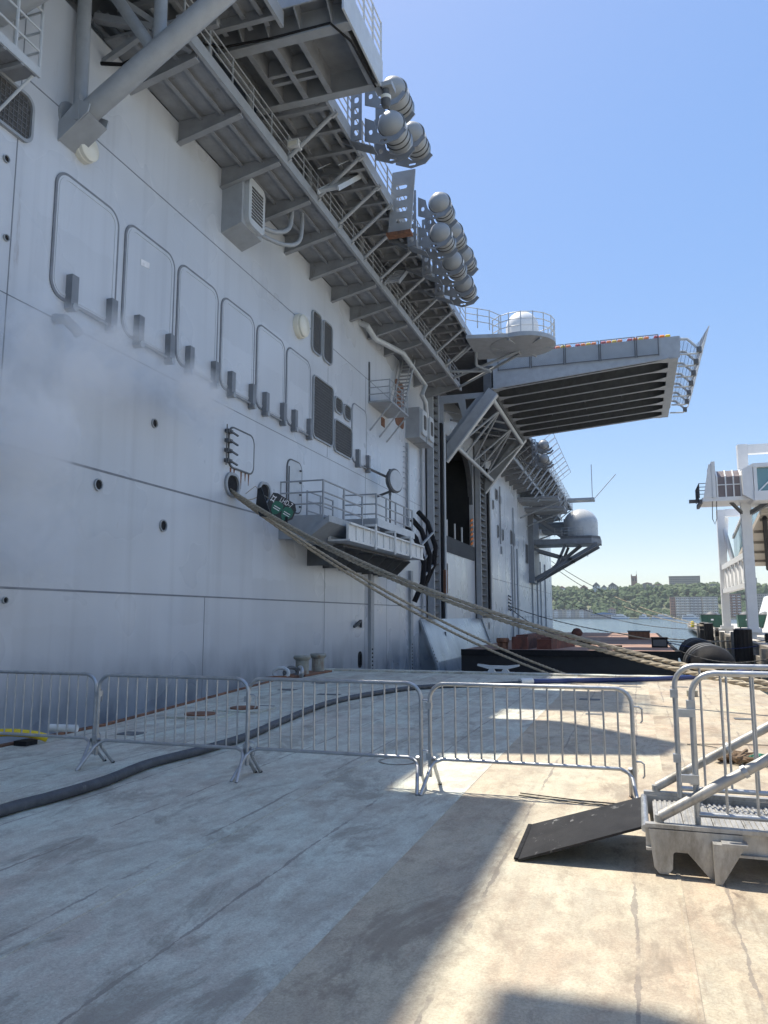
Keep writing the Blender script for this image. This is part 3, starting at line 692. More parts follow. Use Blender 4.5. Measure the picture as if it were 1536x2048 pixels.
railing(ship, [(HX, 26.95, 5.5), (-11.2, 26.95, 5.5), (-11.2, 31.4, 5.5)], 1.35, 1.9, .035, 3)
railing(ship, [(-12.5, 32.5, 5.78), (-10.92, 32.5, 5.78), (-10.92, 38.4, 5.78)], 1.35, 1.6, .035, 3)
railing(ship, [(-12.5, 28.4, 5.5), (-12.5, 31.2, 5.5)], 1.2, 1.4, .03, 3)
# round search light
sc_ = Vector((-11.9, 38.3, 8.75)); sn_ = Vector((.95, -.31, .05)).normalized()
sr = MB().tube([sc_ - sn_ * .22, sc_ - sn_ * .16, sc_ - sn_ * .05, sc_ + sn_ * .12, sc_ + sn_ * .16], [.2, .52, .64, .66, .60], 28).build('search_light', 'dark_grey', ship, True)
MB().tube([sc_ + sn_ * .161, sc_ + sn_ * .18], .56, 28).build('lamp_lens', 'light_grey', sr, True)
MB().tube([(HX, 36.6, 9.3), (-12.1, 38.2, 8.9)], .07, 8).tube([(HX, 38.6, 8.0), (-12.1, 38.3, 8.2)], .07, 8).beam((-12.1, 38.3, 8.0), (-12.1, 38.3, 9.4), .12, .12).tube([(-12.1, 38.3, 5.8), (-12.1, 38.3, 8.1)], .05, 8).build('lamp_arm', 'dark_grey', sr)
# bent black fender frames beside the elevator guide
for i, (y, dz) in enumerate(((43.3, -.9), (44.6, -.3), (46.0, .35))):
    MB().tube([(-12.7, y, 7.8 + dz), (-12.1, y, 7.1 + dz), (-11.6, y, 5.6 + dz), (-11.7, y, 4.5 + dz), (-12.2, y, 3.4 + dz)], .16, 8).build('fender_frame', 'rubber', ship, True)
for z in (4.3, 5.3, 6.3): MB().beam((-11.75, 43.3, z - .5), (-11.75, 46.0, z + .5), .1, .1).build('fender_tie', 'haze_grey', ship)

# life raft racks
def rack(y, zs):
    x0, x1 = -8.95, -8.55; zl, zu = min(zs), max(zs)
    p = holed('raft_rack', [(x0, zl - .7), (x1, zl - .7), (x1, zu + .5), (x0, zu + .5)], [oval(-8.75, z, .2, .26, 12) for z in np.arange(zl - .4, zu + .4, .42)], .05, 'y', y - .05, 'sponson_grey', ship)
    MB().box(x0 - .02, x0 + .02, y - .03, y + .25, zl - .7, zu + .5).build('rack_flange', 'sponson_grey', p)
    for yy in (y + .3, y + 1.5):
        for z in zs:
            arc_ = [(-7.6 + .56 * math.cos(t), z + .56 * math.sin(t)) for t in np.linspace(R(190), R(330), 9)]
            holed('rack_cheek', [(x1, z + .35)] + [(-8.2, z + .15)] + arc_ + [(-7.0, z - .42), (-7.3, z - .72), (-7.9, z - .82), (x1, z - .55)], [oval(-8.33, z - .25, .16, .22, 10), oval(-7.85, z - .66, .3, .10, 10)], .04, 'y', yy, 'sponson_grey', p)
    MB().prism([(x0, zl - .7), (-8.1, zl - 1.1), (-8.1, zl - 1.06), (x0, zl - .66)], 'y', y - .1, y + .45).build('rack_foot', 'sponson_grey', p)
    MB().beam((-9.0, y + .3, zl - .6), (-9.9, y + .3, zl - .1), .14, .14).build('rack_brace', 'sponson_grey', p)
for y, zs in ((23.8, (19.1, 20.5)), (26.4, (20.45,)), (31.0, (18.6, 20.0)), (33.5, (18.4, 19.95)), (35.95, (18.35, 19.9)), (74.0, (16.8, 18.2))): rack(y, zs)
holed('stores_ramp', [(-9.2, 17.4), (-8.2, 17.6), (-8.0, 20.2), (-9.0, 20.2)], [oval(-8.6, z, .5, .22, 12) for z in (18, 18.5, 19, 19.5)], .08, 'y', 28.9, 'haze_grey', ship)
MB().box(-9.2, -8.15, 28.6, 29.0, 17.3, 17.42).build('ramp_lip', 'rust', ship)

# satellite dome 1 on its round sponson
d1 = MB().lathe([(1.0, 17.95), (2.0, 18.12), (2.0, 18.38)], (-5.95, 46, 0), 'z', 40).prism([(-9.0, 43.6), (-6.5, 44.1), (-6.5, 47.9), (-9.0, 47.6)], 'z', 18.14, 18.37).build('dome_sponson', 'haze_grey', ship, True)
for k in range(6):
    a = 2 * math.pi * k / 6 + .2; MB().beam((-5.95, 46, 18.02), (-5.95 + 1.9 * math.cos(a), 46 + 1.9 * math.sin(a), 18.06), .12, .16).build('sponson_rib', 'haze_grey', d1)
dm = MB().lathe([(1.0, 0), (1.0, .95)] + [(1.0 * math.cos(t), .95 + 1.0 * math.sin(t)) for t in np.linspace(.1, 1.57, 12)], (-5.95, 46, 18.38), 'z', 40).build('satellite_dome', 'dome_white', ship, True)
railing(d1, [(-5.95 + 1.95 * math.cos(t), 46 + 1.95 * math.sin(t), 18.38) for t in np.linspace(-2.6, 2.6, 15)], 1.25, .75, .03, 3, 'light_grey')
railing(ship, [(-9.0, 43.6, 18.95), (-7.6, 43.8, 18.6), (-7.0, 44.3, 18.4)], 1.2, .8, .028, 3, 'light_grey')
for a, b in (((-10.8, 47.5, 17.0), (-6.2, 46.2, 17.95)), ((-10.8, 49.3, 16.9), (-6.2, 46.6, 17.9)), ((-10.2, 45.8, 17.6), (-8.9, 45.2, 18.3)), ((-8.9, 46.2, 17.3), (-8.9, 46.2, 18.3)), ((-10.9, 46.5, 17.2), (-8.4, 46.9, 17.1)), ((-8.9, 46.2, 17.3), (-8.0, 46.6, 16.9))):
    MB().tube([a, b], .09, 10).build('sponson_strut', 'haze_grey', ship, True)

# aircraft elevator, raised
YN, YF, XR, XO = 52.9, 69.0, -8.8, 2.8
MB().box(XR - .25, XO, YN + .2, YF - .2, 19.40, 19.446).build('elevator_shade_sheet', 'soffit_shade', ship)  # thin sheet whose dark colour stands in for shade under the deck
el = MB().box(XR - .6, XO + .75, YN, YF, 19.45, 20.2).build('elevator', 'haze_grey', ship)
MB().prism([(XR - .3, 17.7), (XO, 18.72), (XO + .7, 18.75), (XO + .7, 19.45), (XR - .3, 19.45)], 'y', YN, YN + .12).build('side_girder', 'haze_grey', el)
MB().prism([(XR - .3, 17.7), (XO, 18.72), (XO, 19.45), (XR - .3, 19.45)], 'y', YF - .1, YF).build('side_girder', 'haze_grey', el)
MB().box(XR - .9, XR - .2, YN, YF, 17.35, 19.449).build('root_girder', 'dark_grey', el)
MB().box(XO, XO + .14, YN + .12, YF, 18.75, 19.449).box(XO, XO + .55, YN, YF, 18.68, 18.75).build('end_girder', 'haze_grey', el)
for i in range(8):
    y = YN + .35 + i * (YF - YN - .7) / 7; t = .02; fw = .2
    MB().prism([(XR - .3, 17.72), (XO, 18.75), (XO, 19.39), (XR - .3, 19.39)], 'y', y - t, y + t).build('rib_web', 'soffit_shade', el)  # web colour carries the shade between the ribs
    m = MB()
    n_ = 24; pts = []
    for k in range(n_ + 1):   # bottom flange widening towards both ends
        u = k / n_; x = XR - .3 + (XO - XR + .3) * u; z = 17.70 + 1.03 * u
        wv = fw / 2 + .5 * max(0, 1 - u / .10) ** 2 + .45 * max(0, 1 - (1 - u) / .10) ** 2
        pts.append((x, z, wv))
    vs = [(x, y + s_ * wv, z - dz) for x, z, wv in pts for s_ in (-1, 1) for dz in (0, .04)]
    fs = []
    for k in range(n_):
        a = 4 * k; b = a + 4
        fs += [(a, b, b + 2, a + 2), (a + 1, a + 3, b + 3, b + 1), (a, a + 1, b + 1, b), (a + 2, b + 2, b + 3, a + 3)]
    m.add(vs, fs); m.build('deck_rib', 'haze_grey', el)
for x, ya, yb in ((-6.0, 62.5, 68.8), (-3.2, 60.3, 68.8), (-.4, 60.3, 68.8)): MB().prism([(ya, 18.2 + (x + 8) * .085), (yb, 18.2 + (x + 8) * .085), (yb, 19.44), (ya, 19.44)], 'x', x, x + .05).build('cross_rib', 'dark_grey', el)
# fence panels with wire mesh along the near edge, coloured float rolls behind
xf = -8.6
for i in range(5):
    wd = (2.35, 2.35, 2.35, 2.35, 1.5)[i]; x0, x1 = xf, xf + wd - .12
    f = MB().tube([(x0, 52.78, 18.95), (x0, 52.78, 20.4)], .035, 6).tube([(x1, 52.78, 18.95), (x1, 52.78, 20.4)], .035, 6).tube([(x0, 52.78, 20.4), (x1, 52.78, 20.4)], .03, 6).tube([(x0, 52.78, 19.02), (x1, 52.78, 19.02)], .03, 6).build('fence_frame', 'dark_grey', el)
    m = MB(); hgt = 1.38; k = -hgt
    while k < wd - .12:
        for sgn in (0, 1):
            a0, a1 = max(0, k), min(wd - .12, k + hgt)
            if a1 > a0:
                za, zb = (a0 - k, a1 - k) if sgn == 0 else (hgt - (a0 - k), hgt - (a1 - k))
                m.beam((x0 + a0, 52.77, 19.02 + za), (x0 + a1, 52.77, 19.02 + zb), .012, .012)
        k += .16
    m.build('fence_mesh', 'galvanised', el)
    xf += wd
x = -8.4; k = 0
while x < 3.0:
    l = .34; MB().lathe([(.06, 0), (.12, .05), (.12, l - .05), (.06, l)], (x, 53.1, 20.32), 'x', 10).build('float_roll', ('red', 'orange', 'yellow', 'orange')[k % 4], el, True); x += l + (.02 if k % 4 != 3 else .3); k += 1
# safety net frames at the outer end
for i in range(7):
    y = YN + .1 + i * 2.6; z = 18.95
    f = MB().tube([(XO + .7, y, z), (XO + 1.75, y, z - .05), (XO + 2.15, y, z + .45), (XO + 2.6, y, 20.7)], [.07, .07, .06, .03], 8).build('net_frame', 'light_grey', el, True)
    MB().tube([(XO + .75, y, 20.0), (XO + 1.2, y, 19.95), (XO + 1.9, y, 19.2)], .10, 8).build('net_arm', 'light_grey', el, True)
    MB().box(XO + 1.75, XO + 2.05, y - .2, y + .2, 18.95, 19.3).build('net_hinge', 'dark_grey', el)
m = MB()
for k in range(9):
    t = k / 8; x = XO + .8 + 1.75 * t; z = 20.1 + .55 * t - .9 * math.sin(math.pi * t) ** 1.2
    m.tube([(x, YN + .1, z), (x, YN + 15.7, z)], .012, 4)
for k in range(60):
    y = YN + .1 + k * 15.6 / 59
    m.tube([(XO + .8 + 1.75 * t, y, 20.1 + .55 * t - .9 * math.sin(math.pi * t) ** 1.2) for t in np.linspace(0, 1, 7)], .010, 4)
m.build('safety_net', 'rope_dark', el)
MB().tube([(XO + 2.58, YN + .1, 20.68), (XO + 2.58, YN + 15.7, 20.68)], .03, 6).build('net_edge', 'light_grey', el)
# elevator support: two raking brackets and the open truss between them
for Y in (52.9, 67.8):
    b = MB().beam((-12.7, Y, 12.95), (-9.0, Y, 17.55), .35, .75).build('raking_beam', 'haze_grey', el)
    MB().beam((-12.42, Y, 12.62), (-8.7, Y, 17.25), .5, .10).build('beam_flange', 'light_grey', el)
    MB().box(-13.6, -12.4, Y - .55, Y + .35, 12.9, 14.2).build('roller_box', 'dark_grey', el)
    MB().lathe([(.4, 0), (.4, .08), (.22, .08), (.22, .14)], (-12.95, Y - .69, 13.55), 'y', 18).build('roller_cap', 'haze_grey', el, True)
    holed('web_plate', [(-13.0, 14.0), (-12.6, 13.6), (-9.3, 17.6), (-13.0, 17.6)], [[(-12.7, 14.6), (-12.3, 14.6), (-11.3, 15.9), (-11.6, 17.0), (-12.7, 17.0)], [(-11.0, 16.4), (-10.3, 17.2), (-11.1, 17.2)]], .12, 'y', Y + .25, 'haze_grey', el)
ca = lambda y: Vector((-11.75, y, 13.75)); cb = lambda y: Vector((-9.05, y, 16.95))
MB().tube([ca(52.9), ca(67.8)], .16, 12).build('truss_chord', 'light_grey', el, True); MB().tube([cb(52.9), cb(67.8)], .17, 12).build('truss_chord', 'light_grey', el, True)
ys = np.linspace(53, 67.7, 6)
for i in range(5):
    for a, b in (((ca(ys[i]), cb(ys[i + 1])), (ca(ys[i + 1]), cb(ys[i + 1]))) if i % 2 == 0 else ((cb(ys[i]), ca(ys[i + 1])),)):
        MB().tube([a, b], .085, 10).build('truss_diagonal', 'haze_grey', el, True)
for i in range(3):
    MB().tube([(-12.9, ys[i] + .4, 16.6), (-9.2, ys[i + 2], 16.7)], .08, 8).build('truss_diagonal', 'sponson_grey', el, True)
# vertical guide rails with rack teeth
for ya, yb in ((49.0, 50.8), (65.4, 68.3)):
    g = MB().box(HX, HX + .55, ya, ya + .2, 1.5, 17).box(HX, HX + .55, yb - .2, yb, 1.5, 17).box(HX, HX + .1, ya, yb, 1.5, 17).build('guide_rail', 'haze_grey', ship)
    t0 = None
    for z in np.arange(1.8, 16.8, .55):
        if t0 is None: t0 = (MB().box(HX + .1, HX + .5, ya + .2, yb - .2, z, z + .14).build('guide_rung', 'dark_grey', g), z)
        else: inst(t0[0], g, (0, 0, z - t0[1]))
    MB().box(HX + .2, HX + .7, yb + .02, yb + .5, 1.5, 15).build('guide_slot', 'black_void', g)
    MB().tube([(HX + .8, yb + .35, 1.5), (HX + .8, yb + .35, 14.5)], .09, 8).build('guide_pipe', 'light_grey', g, True)
MB().box(HX + .5, HX + .85, 50.9, 51.6, 3.2, 4.8).build('guide_buffer', 'rust', ship)

# satellite dome 2 on its braced sponson
YB = 104
d2 = MB().prism([(HX, 101.2), (-5.0, 101.2), (-3.9, 102.6), (-3.9, 105.4), (-5.0, 106.8), (HX, 106.8)], 'z', 10.95, 11.6).build('dome_sponson', 'sponson_grey', ship)  # darker grey puts this sponson's shade into its colour
MB().prism([(-8.9, 101.3), (-5.0, 101.3), (-4.0, 102.7), (-4.0, 105.3), (-5.0, 106.7), (-8.9, 106.7)], 'z', 11.6, 11.95).build('sponson_deck', 'dark_grey', d2)
MB().lathe([(2.2, 0), (2.2, 1.75)] + [(2.2 * math.cos(t), 1.75 + 2.05 * math.sin(t)) for t in np.linspace(.08, 1.57, 14)], (-6.45, 104, 11.95), 'z', 48).build('satellite_dome', 'dome_grey', ship, True)
MB().box(HX, -12.3, 101.0, 107.2, 6.0, 15.0).build('sponson_root', 'sponson_grey', ship)
for y in (101.6, 106.4):
    MB().ibeam((-12.4, y, 6.4), (-4.3, y, 10.9), .4, .45).build('sponson_brace', 'sponson_grey', d2)
    MB().ibeam((-12.4, y, 10.4), (-7.5, y, 8.9), .3, .35).build('sponson_brace', 'sponson_grey', d2)
    MB().ibeam((-9.5, y, 8.2), (-8.3, y, 10.9), .3, .35).build('sponson_brace', 'sponson_grey', d2)
    MB().ibeam((-12.3, y, 14.8), (-8.2, y, 11.7), .4, .5).build('sponson_brace', 'sponson_grey', d2)
MB().ibeam((-12.4, 104, 6.2), (-6.5, 104, 10.9), .4, .45).build('sponson_brace', 'sponson_grey', d2)
railing(ship, [(-9.6, 101.4, 11.95), (-6.0, 101.4, 11.95)], 1.1, .9, .03, 3)

# clutter of far gallery: nets, platforms, aerials
for y0, z0, x1 in ((92, 15.6, -8.2), (98, 15.2, -8.0), (110, 14.6, -7.4), (117, 14.4, -7.0)):
    o = MB().box(HX, x1, y0, y0 + 4.5, z0, z0 + .25).build('side_gallery', 'deck_under', ship)
    for k in range(4): MB().beam((HX, y0 + .3 + k * 1.3, z0 - .1), (x1, y0 + .3 + k * 1.3, z0 - .1), .16, .3).build('gallery_beam', 'haze_grey', o)
    MB().tube([(HX, y0 + 2, z0 - 2), (x1 + .3, y0 + 2, z0)], .1, 8).build('gallery_strut', 'haze_grey', o)
    railing(o, [(x1, y0, z0 + .25), (x1, y0 + 4.5, z0 + .25)], 1.1, 1.3, .035, 3)
for y in np.arange(78, 100, 2.6):   # outward-leaning deck edge nets
    MB().tube([(-9.0, y, 18.9), (-7.3, y + .3, 20.3)], .03, 6).tube([(-9.0, y + 2.3, 18.9), (-7.3, y + 2.5, 20.3)], .03, 6).tube([(-7.3, y + .3, 20.3), (-7.3, y + 2.5, 20.3)], .03, 6).tube([(-8.1, y + .15, 19.6), (-8.1, y + 2.4, 19.6)], .02, 6).build('deck_edge_net', 'haze_grey', ship, True)
MB().box(-8.6, -4.9, 111, 113.5, 18.0, 18.3).build('aerial_platform', 'haze_grey', ship)
MB().tube([(-5.2, 112, 18.3), (-5.2, 112, 23.2)], .06, 6).tube([(-4.9, 112, 18.3), (-1.9, 112, 21.6)], .06, 6).build('whip_aerial', 'haze_grey', ship)
MB().lathe([(.9, 0), (.9, .5), (.7, 1.1), (.3, 1.4), (0, 1.45)], (-7.0, 116, 15.5), 'z', 24).build('satellite_dome', 'dome_white', ship, True)
MB().box(-9, -8.6, 108, 119, 13.0, 15.0).build('side_gallery', 'deck_under', ship)
for k in range(12): MB().beam((-10.6, 76 + k * 3.2, 15.2), (-8.6, 77.4 + k * 3.2, 18.4), .14, .14).build('gallery_strut', 'haze_grey', ship)
# ------------------------------------------------------------------ near deck barge
barge = root('deck_barge', 'flat steel deck barge with weathered plates under the crowd barriers', 'barge', (-3, 9, -2.5))
body = MB()
poly = [(-7.75, -8), (-7.75, 10.2), (-9.45, 21.9), (-9.45, 22.9), (2.6, 22.9), (2.6, -8)]
body.prism(poly, 'z', -2.4, -.03).build('barge_body', 'barge_black', barge)
xs = [-7.75, -5.45, -3.02, -1.62, .19, 2.6]
for i in range(5):
    g = .004; x0, x1 = xs[i] + g, xs[i + 1] - g
    mat = ('deck_blue', 'deck_blue', 'deck_blue', 'deck_mid', 'deck_tan')[i]
    if i == 0:
        pl = [(x1, -8), (x1, 22.9), (-9.45, 22.9), (-9.45, 21.9), (-7.75, 10.2), (-7.75, -8)]
    else: pl = [(x1, -8), (x1, 22.9), (x0, 22.9), (x0, -8)]
    MB().prism(pl, 'z', -.03, (-.002, .0, -.001, .0, -.002)[i]).build('deck_plate', mat, barge)
    if i: MB().box(xs[i] - .012, xs[i] + .012, -8, 22.88, -.02, .0035).build('weld_bead', 'deck_mid' if i > 3 else 'deck_blue', barge)
# rusty rubbing edge along the hull side and end coaming
MB().beam((-7.8, -8, -.02), (-7.8, 10.2, -.02), .09, .09).beam((-7.8, 10.2, -.02), (-9.5, 21.9, -.02), .09, .09).build('edge_rail', 'rust', barge)
MB().box(-9.45, 2.6, 22.35, 22.88, .0, .045).build('end_coaming', 'deck_blue', barge)
# flush fittings: ring mark, small hatches and manholes
MB().lathe([(.23, 0.001), (.23, .006), (.20, .006), (.20, .001)], (-3.02 + .35, 8.75, 0), 'z', 40, True).build('ring_mark', 'bitt_paint', barge)
for x, y, a, b in ((-6.9, 9.6, .34, .3), (-6.6, 13.2, .3, .26), (-7.6, 16.3, .4, .3), (-6.3, 15.6, .5, .22), (-7.6, 18.2, .4, .25), (-.95, 16.3, .4, .28), (-.75, 13.9, .28, .2), (1.6, 14.0, .3, .22), (-8.0, 19.3, .35, .25), (-.2, 19.5, .5, .2), (.9, 19.8, .4, .2)):
    MB().prism(rrect(x - a / 2, x + a / 2, y - b / 2, y + b / 2, .03, 3), 'z', .0, .006).build('flush_plate', 'dark_grey', barge)
for x, y in ((-7.0, 11.6), (-6.7, 12.6)):
    mh = MB().prism(rrect(x - .45, x + .45, y - .4, y + .4, .08, 4), 'z', 0, .03).build('manhole', 'deck_blue', barge)
    MB().lathe([(.26, .03), (.26, .05), (.0, .055)], (x, y, 0), 'z', 24).build('manhole_cover', 'rust', mh)
MB().lathe([(.11, 0), (.11, .12), (.08, .13)], (1.05, 17.6, 0), 'z', 14).build('vent_stub', 'bitt_paint', barge)

# mooring bitts, cleat, shackle heap
bt = root('mooring_bitts', 'pair of stubby rusty mooring bollards on the barge edge beside the hull', 'bollard', (-9.0, 20.9, 0))
MB().box(-9.3, -8.75, 19.9, 21.9, .0, .05).build('base_plate', 'rust', bt)
for y in (20.3, 21.45): MB().lathe([(.19, .05), (.185, .42), (.24, .47), (.25, .52), (.22, .56), (0, .57)], (-9.02, y, 0), 'z', 26).build('post', 'bitt_paint', bt, True)
cl = root('mooring_cleat', 'large pale horn cleat at the end of the barge deck', 'cleat', (-3.85, 22.6, .045))
MB().prism([(-4.45, .23), (-4.15, .15), (-3.55, .15), (-3.25, .23), (-3.25, .28), (-3.6, .24), (-4.1, .24), (-4.45, .28)], 'y', 22.5, 22.66).build('horn', 'light_grey', cl)
for x in (-4.05, -3.65): MB().prism([(x - .12, .045), (x + .12, .045), (x + .05, .16), (x - .05, .16)], 'y', 22.49, 22.67).build('leg', 'light_grey', cl)
MB().box(-4.3, -3.4, 22.42, 22.74, .045, .06).build('base_plate', 'light_grey', cl)
sh = root('shackle_heap', 'heap of pale shackles and chain on the deck beside the stubby bollards', 'shackle', (-9.0, 19.1, 0))
for k in range(3):
    c = Vector((-9.0 + .18 * k, 18.9 + .22 * k, .07)); ang = k * 1.1
    MB().tube([c + Vector((.22 * math.cos(t) * math.cos(ang), .22 * math.cos(t) * math.sin(ang), .10 + .13 * math.sin(t))) for t in np.linspace(-1.2, 4.4, 14)], .05, 8).build('shackle_bow', ('light_grey', 'dark_grey', 'galvanised')[k], sh, True)
MB().tube([(-9.25, 18.4, .05), (-9.1, 18.7, .06), (-8.8, 18.9, .06), (-8.7, 19.3, .05), (-8.9, 19.7, .05)], .045, 8).build('chain', 'rust', sh, True)
# ------------------------------------------------------------------ far barge
fb = root('work_barge', 'dark-sided barge with rusty pinkish deck moored beyond the barge end', 'barge', (-3, 60, -2.5))
MB().prism([(-8.4, 38.4), (1.8, 39.0), (1.9, 82), (-8.8, 84.5)], 'z', -2.4, -.16).build('barge_body', 'barge_black', fb)
MB().prism([(-8.4, 38.4), (1.8, 39.0), (1.9, 82), (-8.8, 84.5)], 'z', -.16, 0).build('barge_deck', 'barge_rust_deck', fb)
for a, b in (((-8.4, 38.4), (1.8, 39.0)), ((1.8, 39.0), (1.9, 82))): MB().beam((*a, -.12), (*b, -.12), .2, .3).build('rub_rail', 'rubber', fb)
for x in (-5.2, -2.0): MB().box(x - .01, x + .01, 39.2, 81, .0, .006).build('deck_seam', 'dark_grey', fb)
for i, (x0, y0, x1, y1, s, h, lab) in enumerate(((-5.7, 39.9, -5.3, 46.5, .8, .62, 'longer red-brown timber baulk on the rusty barge deck near the hull'), (-4.5, 40.2, -3.7, 45.0, .75, .5, 'shorter red-brown timber baulk on the rusty barge deck'))):
    MB().beam((x0, y0, h / 2 + .002), (x1, y1, h / 2 + .002), s, h).beam((x0 + .05, y0 + .6, h + .04), (x1 - .05, y1 - .5, h + .04), s * .8, .08).build('timber_baulk', 'timber_red', lab=lab, cat='timber')
for i, (x, y, lab) in enumerate(((-4.6, 46.6, 'black tyre lying on the far barge by the timber baulks'), (-2.9, 48.2, 'black tyre on the far barge beside the dark winch block'))):
    t = root('tyre', lab, 'tyre', (x, y, 0)); MB().lathe([(.3, .0), (.52, .03), (.58, .13), (.52, .24), (.3, .27)], (x, y, .0), 'z', 26, True).build('tread', 'rubber', t, True); MB().lathe([(.29, .02), (.33, .02), (.33, .25), (.29, .25)], (x, y, .0), 'z', 26, True).build('bead', 'dark_grey', t, True)
MB().lathe([(0, 0), (.25, .06), (.42, .3), (.42, .45), (.25, .7), (0, .78)], (-4.4, 62, 0), 'z', 22).build('round_buoy', 'timber_red', lab='round dark red buoy on the far barge deck', cat='buoy', smooth=True)
wb = root('winch_block', 'black winch housing on the edge of the far barge deck', 'winch', (1.15, 44.7, 0))
MB().box(.75, 1.55, 44.2, 45.2, 0, .5).build('housing', 'rubber', wb); MB().box(.82, 1.48, 44.16, 44.2, .08, .42).build('panel', 'dark_grey', wb); MB().box(.72, 1.58, 44.14, 45.25, .5, .54).build('lid', 'rubber', wb)
wb2 = root('deck_box', 'small rusty deck box behind the winch on the far barge', 'box', (.2, 60, 0))
MB().box(-.6, .9, 59.5, 60.6, 0, .55).build('box_body', 'rust', wb2); MB().box(-.65, .95, 59.45, 60.65, .55, .62).build('lid', 'dark_grey', wb2)
fk = root('mooring_cleat', 'small black cleat on the near edge of the far barge', 'cleat', (-1.2, 39.6, 0))
MB().beam((-1.6, 39.6, .22), (-.7, 39.65, .22), .08, .08).build('horn', 'rubber', fk); MB().box(-1.4, -1.3, 39.55, 39.65, 0, .2).build('leg', 'rubber', fk); MB().box(-1.0, -.9, 39.55, 39.65, 0, .2).build('leg', 'rubber', fk)
MB().lathe([(.28, 0), (.28, .3), (.33, .35), (.33, .5), (.3, .55)], (-6.6, 40.2, 0), 'z', 20).build('rusty_bollard', 'rust', lab='short rusty bollard at the hull corner of the far barge', cat='bollard', smooth=True)
# floating fenders between barge and pier
for y0, y1, x, r, lab in ((41, 47, 3.5, 1.15, 'big black foam fender floating between the far barge and the pier'), (54, 61, 3.9, 1.1, 'black cylindrical fender floating beyond the big foam fender')):
    n = 12; prof = [(.25, 0)] + [(r * (.45 + .55 * math.sin(t)), 1.0 - math.cos(t)) for t in np.linspace(.2, 1.57, 6)] + [(r, (y1 - y0) / 2)] + [(r * (.45 + .55 * math.sin(t)), y1 - y0 - 1.0 + math.cos(t)) for t in np.linspace(1.57, .2, 6)] + [(.25, y1 - y0)]
    ff = root('foam_fender', lab, 'fender', (x, (y0 + y1) / 2, -2.0)); MB().lathe(prof, (x, y0, -.95), 'y', 32).build('fender_body', 'rubber', ff, True)
    for k in (1.4, 3.0, 4.6): MB().lathe([(r + .01, 0), (r + .04, .03), (r + .04, .12), (r + .01, .15)], (x, y0 + k, -.95), 'y', 32).build('fender_band', 'dark_grey', ff, True)
# ------------------------------------------------------------------ pier
def pe(y): return 5.55 + (y - 20) * .0374
pier = MB().prism([(pe(-20), -20), (pe(230), 230), (90, 230), (90, -20)], 'z', -1.3, -.3).build('pier', 'concrete', kind='structure')
MB().prism([(pe(-20) + 1.2, -20), (pe(230) + 1.2, 230), (80, 230), (80, -20)], 'z', -3.5, -1.3).build('pier_wall', 'dark_grey', pier)
i0 = None
for k in range(26):     # timber stringpiece in lengths
    y = -14 + k * 9
    MB().beam((pe(y) + .18, y + .04, -.12), (pe(y + 9) + .18, y + 8.96, -.12), .36, .36).build('kerb_timber', 'wood_grey', pier)
    MB().beam((pe(y) - .12, y + .04, -.75), (pe(y + 9) - .12, y + 8.96, -.75), .24, .4).build('wale_timber', 'wood_grey', pier)
labs = {50: 'thick black ribbed fender pile standing closest to the big foam fender', 92: 'black fender pile at the pier edge below the green dumpsters', 104: 'farthest thick black fender pile at the pier edge'}
for y in (50, 92, 104):
    x = pe(y) - .75; pr = root('fender_pile', labs[y], 'piling', (x, y, -3), 'black fender piles'); r = .45
    pts = [(x + (r + (.05 if k % 2 else 0)) * math.cos(2 * math.pi * k / 28), y + (r + (.05 if k % 2 else 0)) * math.sin(2 * math.pi * k / 28)) for k in range(28)]
    MB().prism(pts, 'z', -3, .9).build('sleeve', 'rubber', pr); MB().lathe([(.46, .9), (.4, .96), (0, .98)], (x, y, 0), 'z', 28).build('cap', 'dark_grey', pr)
for k, y in enumerate((28, 33, 38, 43, 56, 62, 68, 75, 83, 112, 122, 135)):
    x = pe(y) - .42
    MB().tube([(x, y, -3), (x + .02, y + .03, .05 + .25 * (k % 3))], .2, 12).build('timber_pile', 'wood_grey', lab='grey timber pile driven along the pier edge', cat='piling', group='timber piles along the pier edge', smooth=True)
# white mushroom bollard and rope-wound post at the near pier edge
wbol = root('pier_bollard', 'white-topped mushroom bollard on the pier edge behind the gangway rails', 'bollard', (6.4, 31, -.3))
MB().lathe([(.24, 0), (.2, .35), (.2, .5)], (6.4, 31, -.3), 'z', 20).build('stem', 'dark_grey', wbol, True); MB().lathe([(.2, .5), (.42, .55), (.44, .63), (.36, .7), (0, .73)], (6.4, 31, -.3), 'z', 24).build('cap', 'white_paint', wbol, True)
# green dumpsters
def dumpster(x, y, wd, lab):
    o = root('dumpster', lab, 'dumpster', (x, y, -.3), 'green dumpsters on the pier'); z = -.3; h = 2.2
    MB().prism([(x, z + .15), (x + wd, z + .15), (x + wd + .1, z + h), (x - .1, z + h)], 'y', y, y + 2.2).build('bin_body', 'dumpster_green', o)
    for k in range(4): MB().box(x + .15 + k * (wd - .4) / 3, x + .27 + k * (wd - .4) / 3, y - .08, y - .002, z + .2, z + h - .1).build('rib', 'dumpster_green', o)
    MB().box(x - .15, x + wd + .15, y - .1, y + 2.3, z + h, z + h + .1).build('rim', 'dark_grey', o)
    MB().box(x + wd * .45, x + wd * .58, y - .1, y - .082, z + 1.3, z + 1.55).build('placard', 'sign_white', o)
    for dx in (.25, wd - .25): MB().lathe([(.15, -.08), (.15, .08)], (x + dx, y + .3, z + .15), 'x', 14).build('wheel', 'rubber', o)
    MB().lathe([(1.0, 0), (.8, .25), (.3, .5), (.0, .55)], (x + wd * .5, y + 1.1, z + h + .05), 'z', 9).build('rubbish', 'dark_grey', o, True)
dumpster(10.3, 138, 3.1, 'green dumpster with black rim alone left of the boarding gantry leg')
dumpster(16.2, 141, 2.4, 'green dumpster showing between the white gantry legs')
